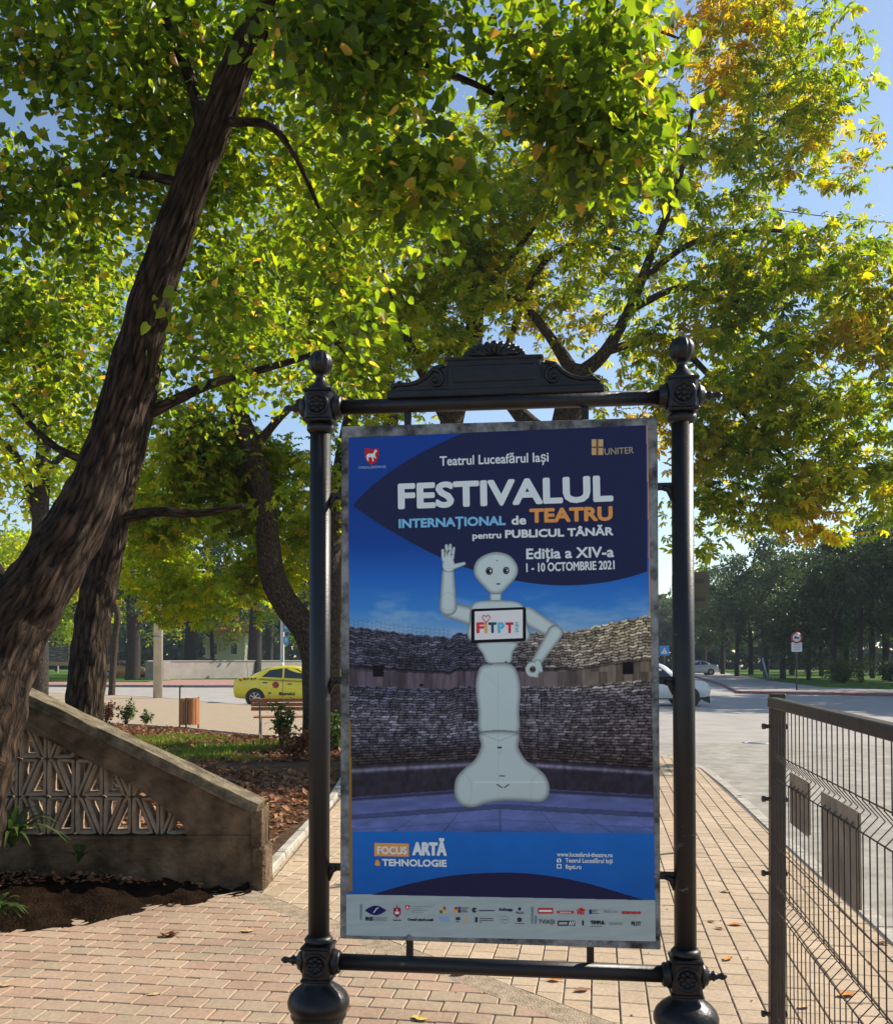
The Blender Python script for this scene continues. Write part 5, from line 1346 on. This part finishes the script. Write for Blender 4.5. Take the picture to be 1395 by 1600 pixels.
# 4 trunk behind the crest
make_tree('chestnut_tree', 'chestnut whose upright trunk shows just above the crest of the stand',
    [[(690,1160,20,44),(692,900,20,40),(700,700,20,36),(716,620,20,34),(736,560,20,30),(742,480,20,26),(744,400,20,20),(738,300,20,14)],
     [(700,660,20,22),(650,560,19.8,16),(600,440,19.6,11),(580,320,19.5,6)],
     [(742,470,20,14),(800,400,19.8,10),(860,320,19.8,5)]],
    [(640,420,20,160,160,2.6,95),(560,330,20,160,150,2.4,70),(720,300,20,150,140,2.4,75),(640,570,20,110,60,1.6,36),(740,450,19.5,90,70,1.4,22),(590,700,21,60,60,1.2,18),(700,420,19.8,110,110,2,44),(760,330,19.8,120,80,2,40),(620,520,20,90,80,1.6,40),(690,300,20,120,90,2,40)],
    CHEST, LM_Y, BK_C, .8, leaf=.155, per=22, rc=.58, seed=14, gap=-.1, gapf=.9, droop=.7, twig_r=.009)

# 5 the big chestnut on the right
make_tree('chestnut_tree', 'broad chestnut turning yellow and orange filling the right side above the stand',
    [[(868,1190,19.2,62),(872,900,19.2,54),(880,700,19.2,50),(896,610,19.2,44),(906,575,19.2,38)],
     [(905,585,19.2,26),(945,550,19.0,20),(985,480,18.8,16),(1012,410,18.6,14),(1040,340,18.4,11),(1066,260,18.3,8),(1085,150,18.2,5)],
     [(900,590,19.2,26),(862,530,19.4,16),(820,480,19.6,12),(780,462,19.8,9),(730,470,20.0,5)],
     [(870,700,19.2,40),(815,650,19.4,26),(785,600,19.6,16),(800,520,19.8,10),(850,410,19.8,10),(920,380,19.6,8),(1000,400,19.4,5)],
     [(985,485,18.8,12),(1060,450,18.4,10),(1130,470,18.0,8),(1200,530,17.7,5)],
     [(1000,440,18.7,10),(1080,380,18.4,9),(1180,360,18.0,7),(1300,370,17.6,4)],
     [(950,548,19.0,14),(1040,530,18.5,11),(1120,600,18.0,9),(1210,700,17.6,6),(1290,760,17.4,4)],
     [(1040,340,18.4,9),(1000,200,18.4,8),(960,110,18.5,7),(1010,50,18.5,5),(1060,60,18.4,4)]],
    [(1190,120,18.0,140,130,2.0,95),(1060,90,18.7,150,120,2.0,80),(1250,215,17.7,90,70,1.3,34),(950,120,19.0,110,120,1.8,40),(1040,290,18.4,140,90,1.6,52),(1190,290,17.8,60,60,1.1,16),
     (1140,420,18.0,120,70,1.4,52),(1270,440,17.5,130,80,1.6,70),(1370,470,17.3,90,90,1.4,40),(1080,540,18.1,110,80,1.5,50),(1240,590,17.5,160,110,1.8,120),(1370,620,17.2,90,130,1.4,60),(1150,680,17.7,120,110,1.6,75),(1080,780,18.0,60,80,1.0,22),
     (1290,740,17.2,150,80,1.4,80),(1190,800,17.4,90,50,1.0,30),(1380,770,17.1,70,60,1.0,24),(1270,835,17.1,40,22,.5,6),(1100,870,17.4,16,14,.2,2),(950,400,19.1,110,70,1.4,22),(880,330,19.2,90,80,1.4,26),(930,640,18.8,90,40,1.0,7),(1020,640,18.5,60,60,1.0,8),(1330,120,17.6,24,40,.4,4),(1330,245,17.5,50,40,1,9),(1060,230,18.6,70,80,1.2,20),(830,410,19.3,110,90,1.6,44),(900,300,18.9,110,90,1.6,40),(980,460,18.7,70,80,1.2,16),(860,520,19.5,90,50,1.2,14),(1090,640,17.7,90,110,1.6,20),(1130,480,17.9,90,70,1.4,24)],
    CHEST, LM_C, BK_C, .64, leaf=.185, per=17, rc=.50, seed=15, gap=-.28, gapf=1.15, droop=.7, tilt=.7, twig_r=.008)

# 6 thin dark trees further back on the left
make_tree('slender_tree', 'slender dark forked tree left of the leaning trunk',
    [[(60,1075,30,30),(62,900,30,26),(66,760,30,24),(72,640,30,20),(76,540,30,15),(80,450,30,9)],
     [(64,830,30,15),(30,720,30,12),(-10,680,30,8),(-60,640,30,5)], [(68,740,30,12),(120,690,30,9),(170,640,30,5)]],
    [(60,500,30,130,110,3.2,80),(0,640,30,80,90,2.6,38),(130,620,30,80,80,2.4,36),(20,760,30,70,50,2,20),(120,760,31,60,60,2,20)],
    KITE, LM_Y, BK_D, leaf=.26, per=30, rc=.95, seed=16, gap=-.05, gapf=.5, droop=.5, twig_r=.02)
make_tree('slender_tree', 'leafy street tree between the concrete pole and the bent chestnut',
    [[(176,1062,44,10),(180,1000,44,10),(184,960,44,10),(174,920,44,9),(176,860,44,8),(180,780,44,5)]],
    [(185,800,44,60,70,3,50),(150,740,44,70,60,3,36),(230,760,44,70,70,3,46)],
    KITE, LM_Y, BK_C, leaf=.30, per=30, rc=1.2, seed=17, gap=-.05, gapf=.4, droop=.5, twig_r=.03)

# 7 the far trees: a few built once, then copied
def far_tree(name, label, h, rw, trunk, seed, lm, group=None, n=5200, leaf=.34, low=.22, cat='tree'):
    rng = np.random.default_rng(seed); o = root(name, label, cat, group)
    q_, rr_ = smooth_path([(0,0,-.2),(.02*h*rng.normal()*.3,0,h*.2),(.03*h*rng.normal()*.3,.1,h*.45),(0,0,h*.8)], [trunk*1.2,trunk,trunk*.8,trunk*.25], 5)
    mb = MB().tube(q_, rr_, 10, bumpy=.05)
    for k in range(7):
        a = rng.uniform(0,6.28); z0 = h*rng.uniform(.25,.6); L_ = rw*rng.uniform(.5,.9)
        mb.tube([(0,0,z0),(L_*.5*math.cos(a),L_*.5*math.sin(a),z0+L_*.35),(L_*math.cos(a),L_*math.sin(a),z0+L_*.8)], [trunk*.45,trunk*.3,trunk*.1], 6)
    mb.build('trunk', BK_D, o)
    nb = 46; d = unit(rng.normal(size=(nb,3)))*(rng.uniform(size=(nb,1))**.42); c = d*np.array([rw,rw,h*(1-low)/2])*.88+np.array([0,0,h*(low+(1-low)/2)])
    ci = rng.integers(0, nb, n); rb2 = rng.uniform(.55,1.25,nb)[ci]*rw*.30
    off = unit(rng.normal(size=(n,3)))*(rng.uniform(size=(n,1))**.5)*rb2[:,None]*np.array([1,1,.7]); C = c[ci]+off; C = C[C[:,2] > h*low*.7]; n = len(C); off = off[:n]
    T = unit(rng.normal(size=(n,3)))+np.array([0,0,-.5]); N = np.array([0,0,.8])+rng.normal(size=(n,3))*.8
    leaf_mesh('crown', C, N, T, leaf*rng.uniform(.6,1.25,n), KITE, lm, o)
    return o
W = 'trees of the dark wood beyond the road'
fa = far_tree('broadleaf_tree', 'dark broad tree in the wood beyond the road', 13, 4.8, .26, 31, LM_F, W, low=.14, n=6500)
fb_ = far_tree('broadleaf_tree', 'dark tall tree with bare lower trunk in the wood beyond the road', 14.5, 3.6, .22, 32, LM_F, W, low=.2, n=6500)
fc_ = far_tree('broadleaf_tree', 'low spreading dark tree at the edge of the wood beyond the road', 9.5, 4.6, .17, 33, LM_F, W, low=.08)
protos = [fa, fb_, fc_]; used = [False]*3
rnd = random.Random(8)
wood = []
for (u, Y, k) in [(1100,118,1),(1128,106,0),(1150,92,1),(1172,100,0),(1196,84,1),(1222,78,0),(1236,96,1),(1262,74,2),(1282,90,1),(1302,70,1),(1322,82,0),(1344,66,1),(1362,80,1),(1384,72,0),(1405,62,1),(1428,76,1),(1450,66,0),(1500,60,1),(1560,66,0),(1620,58,1),(1190,130,0),(1260,125,1),(1330,120,0),(1400,115,1),(1470,105,0),(1130,140,0),(1075,150,1),(1040,150,0),(1000,155,1),(1360,98,0),(1300,104,1)]:
    pr = protos[k]; o = pr if not used[k] else copy_tree(pr); used[k] = True
    o.location = ((u-CX)*Y/FPX, Y, .03); o.rotation_euler = (0,0,rnd.uniform(0,6.28)); s = rnd.uniform(.82,1.05); o.scale = (s*rnd.uniform(.9,1.1), s, s)
# tall trees along the road on the right, whose shadows cross the asphalt
SH = 'tall roadside trees right of the junction'
t0_ = far_tree('roadside_tree', 'tall roadside tree right of the junction shading the asphalt', 20, 6.0, .4, 36, LM_F, SH, n=9000, leaf=.42)
for i, (x, y) in enumerate([(28,45.5),(33.5,41),(40,38.5),(33,51),(46,36)]):
    o = t0_ if i == 0 else copy_tree(t0_); o.location = (x, y, 0); o.rotation_euler = (0,0,1.7*i)
# trees across the road on the left
LG = 'trees of the park across the road on the left'
ga = far_tree('park_tree', 'thick dark trunked tree of the park across the road', 16, 5.4, .52, 41, LM_F, LG, low=.24)
gb = far_tree('park_tree', 'sunlit green tree of the park across the road', 13, 5.0, .26, 42, LM_Y, LG, low=.2)
pr = [ga, gb]; used = [False]*2
for (u, Y, k) in [(207,74,0),(298,86,0),(398,84,0),(332,94,1),(20,82,1),(60,96,0),(120,104,1),(160,92,0),(250,100,1),(440,100,1),(480,92,0),(40,68,1),(-40,72,1),(540,108,1),(600,110,0),(680,112,1),(770,115,0),(860,118,1),(930,120,0),(-60,86,0),(-150,80,1),(180,120,0),(340,122,1),(420,124,0),(90,126,1),(10,118,0)]:
    o = pr[k] if not used[k] else copy_tree(pr[k]); used[k] = True
    o.location = ((u-CX)*Y/FPX, Y, .03); o.rotation_euler = (0,0,rnd.uniform(0,6.28)); s = rnd.uniform(.85,1.1); o.scale = (s, s, s)

# the far-off wood that closes the view behind all of these
rng = np.random.default_rng(61); n = 42000
ang = rng.uniform(R(-62), R(62), n); dist = rng.uniform(160, 178, n); hgt = 13.5+2.5*np.sin(ang*23)+1.5*np.sin(ang*61+1)
C = np.stack([dist*np.sin(ang), dist*np.cos(ang), hgt*rng.uniform(0,1,n)**1.15], -1)
o = leaf_mesh('distant_wood', C, np.array([0,-.6,.6])+rng.normal(size=(n,3))*.7, rng.normal(size=(n,3)), rng.uniform(1.0,2.2,n), KITE, LM_F, None); stuff(o, 'far-off dark wood closing the view behind the trees', 'wood')

# ================================================================== SHRUBS AND SMALL PLANTS
def shrub(name, label, p, h, rw, n, leaf, lm, seed, group=None, stems=7, cat='shrub'):
    rng = np.random.default_rng(seed); o = root(name, label, cat, group, p); mb = MB(); tips = []
    for k in range(stems):
        a = rng.uniform(0,6.28); r_ = rw*rng.uniform(.2,.9); hh = h*rng.uniform(.6,1)
        t = np.array([r_*math.cos(a), r_*math.sin(a), hh]); mb.tube([(0,0,-.02),tuple(t*np.array([.4,.4,.55])),tuple(t)], [.012*h/.6,.009*h/.6,.004], 5); tips.append(t)
    mb.build('stems', BK_C, o); tips = np.array(tips)
    i = rng.integers(0, stems, n); f = rng.uniform(.35,1.02,(n,1)); C = tips[i]*f*np.array([1,1,1])+rng.normal(size=(n,3))*rw*.16; C[:,2] = np.abs(C[:,2])+.02
    T = rng.normal(size=(n,3))+unit(tips[i])*.8; N = np.array([0,0,1.])+rng.normal(size=(n,3))*.6
    leaf_mesh('foliage', C, N, T, leaf*rng.uniform(.6,1.2,n), KITE, lm, o); return o
LM_R = leaf_mat('reddish_leaves', [(0,(.10,.03,.02)),(.5,(.17,.055,.03)),(1,(.12,.09,.03))], [(0,(.16,.05,.03)),(1,(.2,.09,.04))], 2., (.5,.7), .35, (1.3,1.2,.7))
LM_G = leaf_mat('shrub_leaves', [(0,(.05,.09,.02)),(.5,(.08,.13,.025)),(1,(.14,.17,.03))], [(0,(.10,.13,.02)),(1,(.16,.17,.03))], 2., (.5,.7), .4, (1.4,1.5,.6))
shrub('shrub', 'tallest reddish shrub against the straight dark trunk', gr(165,1136), .66, .30, 420, .085, LM_R, 51)
shrub('shrub', 'small green shrub with reddish base between the red shrub and the bin', gr(197,1135), .56, .27, 360, .085, LM_G, 52)
shrub('shrub', 'smallest green sprig shrub nearest the litter bin', gr(228,1135), .36, .18, 190, .08, LM_G, 53)
shrub('shrub', 'leggy green shrub in front of the bench', gr(440,1172), .86, .34, 420, .10, LM_G, 54, None, 11)
shrub('shrub', 'dark reddish low shrub at the foot of the bent chestnut', gr(462,1190), .5, .40, 460, .09, LM_R, 55)
shrub('shrub', 'green plant growing between left post and poster frame beside the chestnut foot', gr(524,1178), .7, .3, 320, .09, LM_G, 56)
shrub('shrub', 'rounded pale green bush on the far lawn right of the no-lorries sign', gr(1318,1068), 1.5, 1.7, 1500, .22, LM_G, 57, None, 16)
shrub('shrub', 'dark low bush at the right edge of the far lawn', gr(1392,1066), 1.4, 1.5, 1200, .22, LM_F, 58, None, 14)
def strappy(name, label, p, h, n, seed, m, wd=.016):
    rng = random.Random(seed); mb = MB()
    for k in range(n):
        a = rng.uniform(0,6.28); L_ = h*rng.uniform(.6,1.15); lean = rng.uniform(.25,.95); d = Vector((math.cos(a), math.sin(a), 0)); s = Vector((-d.y, d.x, 0)); vs = []
        for i in range(7):
            t = i/6; c = d*(L_*lean*t**1.2)+Vector((0,0,L_*(1.15*t-.95*t*t*(.5+lean*.6)))); w_ = wd*(1-t**2.2)*(.6+.4*min(1,t*4))+.001
            vs += [c-s*w_, c+Vector((0,0,-.2*w_)), c+s*w_]
        mb.add(vs, [q_ for i in range(6) for q_ in ((3*i,3*i+1,3*i+4,3*i+3),(3*i+1,3*i+2,3*i+5,3*i+4))], True)
    o = root(name, label, 'plant', None, p); mb.build('leaves', m, o); return o
M_strap = leaf_mat('strap_leaves', [(0,(.035,.075,.02)),(.6,(.07,.12,.03)),(1,(.12,.15,.04))], [(0,(.06,.10,.02)),(1,(.10,.13,.03))], 2., (.5,.7), .3, (1.3,1.4,.6))
pz = gr(40,1345); 
strappy('daylily', 'strappy green plant clump growing against the balustrade lattice', Vector((-2.98,6.62,.36)), .52, 58, 3, M_strap, .017)
strappy('daylily', 'low dark green plant in the soil at the bottom left corner', Vector((-2.76,5.92,.05)), .34, 26, 4, M_strap, .022)
strappy('daylily', 'small tuft of leaves against the base of the balustrade in shade', Vector((-2.55,6.7,.24)), .26, 22, 5, M_strap, .012)

# grass patch and leaf litter on the bed; blades and dead leaves nobody could count
def scatter(poly, n, seed):
    rng = np.random.default_rng(seed); xs_ = [p[0] for p in poly]; ys_ = [p[1] for p in poly]; out = []
    while len(out) < n:
        p = (rng.uniform(min(xs_), max(xs_)), rng.uniform(min(ys_), max(ys_)))
        if inside(p, poly): out.append(p)
    return np.array(out)
rng = np.random.default_rng(77)
LM_D = leaf_mat('dead_leaves', [(0,(.11,.045,.02)),(.35,(.27,.115,.055)),(.7,(.38,.18,.09)),(1,(.48,.29,.15))], [(0,(.16,.07,.03)),(1,(.34,.19,.10))], 1.2, (.4,.7), .2, (1,.9,.8), .7, .2)
NEARB = [p for p in BED if p[0] > -11]
pts = scatter([(-7,7.3),(-1.5,7.3),(-1.45,11),(-1.55,14.5),(-1.95,17.5),(-2.8,19),(-6,22.2),(-9,24.3),(-11,24)], 26000, 5)
pts = pts[(field(np.c_[pts, np.zeros(len(pts))], 5, .9) > -.7)]
n = len(pts); C = np.c_[pts, .026+rng.uniform(0,.028,n)]; N = np.array([0,0,1.])+rng.normal(size=(n,3))*.42; T = rng.normal(size=(n,3))
o = leaf_mesh('leaf_litter', C, N, T, rng.uniform(.05,.125,n), KITE, LM_D, None); stuff(o, 'reddish brown fallen leaves covering the garden bed behind the balustrade', 'leaf litter')
gp = [(-6.6,15.2),(-3.5,14.6),(-2.6,16.2),(-3.0,18.3),(-5.2,20),(-8.2,20.6)]
pts = scatter(gp, 15000, 6); f_ = field(np.c_[pts, np.zeros(len(pts))], 9, 1.7); pts = pts[f_ > .2]
n = len(pts); C = np.c_[pts, np.full(n,.02)]; T = np.array([0,0,1.])+rng.normal(size=(n,3))*.35; N = rng.normal(size=(n,3))
GRT = (np.array([(-.09,0,0),(.09,0,0),(.05,.6,.06),(0,1,.2),(-.05,.6,.06)], np.float32), np.array([(0,1,2,3,4)]))
LM_GR = leaf_mat('grass_blades', [(0,(.12,.18,.02)),(.6,(.20,.26,.03)),(1,(.32,.30,.07))], [(0,(.12,.19,.025)),(1,(.22,.25,.05))], 1.2, (.4,.7), .45, (1.5,1.6,.6))
o = leaf_mesh('grass', C, N, T, rng.uniform(.06,.15,n), GRT, LM_GR, None); stuff(o, 'sunlit green grass patch on the garden bed', 'grass')
pts = scatter([(-4.6,6.0),(-1.9,6.75),(-1.6,6.85),(-4.6,6.9)], 900, 8); n = len(pts)
C = np.c_[pts, .16+0*pts[:,0]]; 
hsoil = lambda x, y: .012+.10*min(1,max(0,((y-np.interp(x,[e.x for e in SOILEDGE],[e.y for e in SOILEDGE]))/(6.98-np.interp(x,[e.x for e in SOILEDGE],[e.y for e in SOILEDGE])))*1.5))**1.3*min(1,max(0,(-1.45-x)/1.2))+.03
C[:,2] = [hsoil(x, y) for x, y in pts]
N = np.array([0,0,1.])+rng.normal(size=(n,3))*.4; T = rng.normal(size=(n,3))
o = leaf_mesh('leaf_litter', C, N, T, rng.uniform(.02,.06,n), KITE, LM_D, None); stuff(o, 'sparse brown leaf scraps on the dark soil before the balustrade', 'leaf litter')

pts = scatter([(-3.2,4.0),(2.0,4.0),(2.6,6.0),(3.2,9.5),(3.6,14),(-1.1,14),(-1.3,7),(-3.2,5.4)], 420, 21); n = len(pts)
C = np.c_[pts, np.full(n,.0155)]; N = np.array([0,0,1.])+rng.normal(size=(n,3))*.25; T = rng.normal(size=(n,3))
o = leaf_mesh('leaf_scraps', C, N, T, rng.uniform(.006,.022,n), KITE, LM_D, None); stuff(o, 'tiny crumbs of dead leaves strewn over the brick paving', 'leaf scraps')
# single fallen leaves on the paving
M_dl = {}
def fallen(u, v, size, kind, label, ang, curl=.5):
    cols = {'brown': (.24,.11,.05), 'tan': (.50,.34,.17), 'orange': (.52,.20,.04), 'yellow': (.60,.44,.10)}
    m = mat('fallen_leaf_'+kind, cols[kind], .75, var=.35, vscale=25)
    p = gr(u, v, .014); vs = []; fs = []; nx, ny = 5, 9
    for j in range(ny):
        t = j/(ny-1); w_ = .34*math.sin(PI*min(1,.06+t*.94))**.8*(1-.25*t)
        for i in range(nx):
            s = (i/(nx-1)-.5)*2
            z = curl*(s*s*w_*.55+.42*(t-.45)**2+.05*math.sin(9*t+4*s))
            vs.append((s*w_*size, (t-.5)*size, z*size+.002))
    for j in range(ny-1):
        for i in range(nx-1): a = j*nx+i; fs.append((a,a+1,a+nx+1,a+nx))
    mb = MB().add(vs, fs, True); mb.tube([(0,-.5*size,.003+curl*.09*size),(.03*size,-.62*size,.004),(.05*size,-.85*size,.002)], .0012, 4)
    o = mb.build('fallen_leaf', m); o.location = p; o.rotation_euler = (0,0,ang); tag(o, label, 'fallen leaf', 'fallen leaves on the paving'); return o
fallen(262,1463,.105,'brown','curled brown fallen leaf on the pink paving right of the soil edge',1.2,1.0)
fallen(270,1461,.08,'brown','smaller brown leaf curled beside another on the pink paving',2.4,.9)
fallen(386,1455,.085,'tan','pale flat fallen leaf near the strip end by the balustrade pier',1.7,.3)
fallen(268,1415,.07,'brown','dark brown leaf on the soil edge below the balustrade',.8,.8)
fallen(5,1540,.09,'tan','pale tan leaf at the left edge of the pink paving',1.4,.4)
fallen(240,1554,.06,'tan','small pale leaf scrap in the middle of the pink paving',1.9,.2)
fallen(720,1521,.11,'orange','reddish leaf under the lower bar on the sandy strip',2.2,.8)
fallen(655,1592,.085,'yellow','yellowish leaf beneath the left half of the lower bar',1.0,.5)
fallen(865,1532,.075,'orange','orange leaf below the panel left of its right corner',1.6,.5)
fallen(908,1548,.08,'brown','brown leaf on tan paving under the lower bar right of centre',1.9,.5)
fallen(1132,1394,.075,'tan','pale leaf right of the right post halfway to the mesh fence',1.2,.6)
fallen(1148,1445,.085,'orange','orange leaf lying between right post and mesh fence post',1.7,.5)
fallen(1122,1451,.06,'brown','small brown leaf next to the right post shaft',.6,.5)
fallen(1136,1499,.075,'orange','orange leaf by the spindle of the lower right junction block',2.4,.6)
fallen(1110,1440,.05,'brown','tiny dark leaf close beside the right post',.3,.5)
fallen(1320,1556,.10,'orange','dark orange leaf behind the lower fence wires',1.9,.7)
fallen(1378,1475,.075,'brown','brown leaf behind the wires near the right picture edge',1.1,.7)
fallen(1254,1574,.07,'tan','pale leaf at the foot of the fence post behind the wires',2.0,.5)
fallen(1155,1244,.07,'brown','brown leaf lying along the broken kerb right of the post',.9,.5)

# ================================================================== HAZE
hz_ = MB().box((0,70,12), (330,330,29)).build('haze', mat('haze_surface', (1,1,1)))
hm = bpy.data.materials.new('haze'); hm.use_nodes = True; t_ = hm.node_tree; t_.nodes.remove(t_.nodes['Principled BSDF'])
pv = t_.nodes.new('ShaderNodeVolumePrincipled'); pv.inputs['Color'].default_value = (.72,.85,1,1); pv.inputs['Density'].default_value = .0004; pv.inputs['Anisotropy'].default_value = .3
t_.links.new(pv.outputs[0], t_.nodes['Material Output'].inputs['Volume']); hz_.data.materials.clear(); hz_.data.materials.append(hm)
stuff(hz_, 'thin blue morning haze over the street and far wood', 'haze')
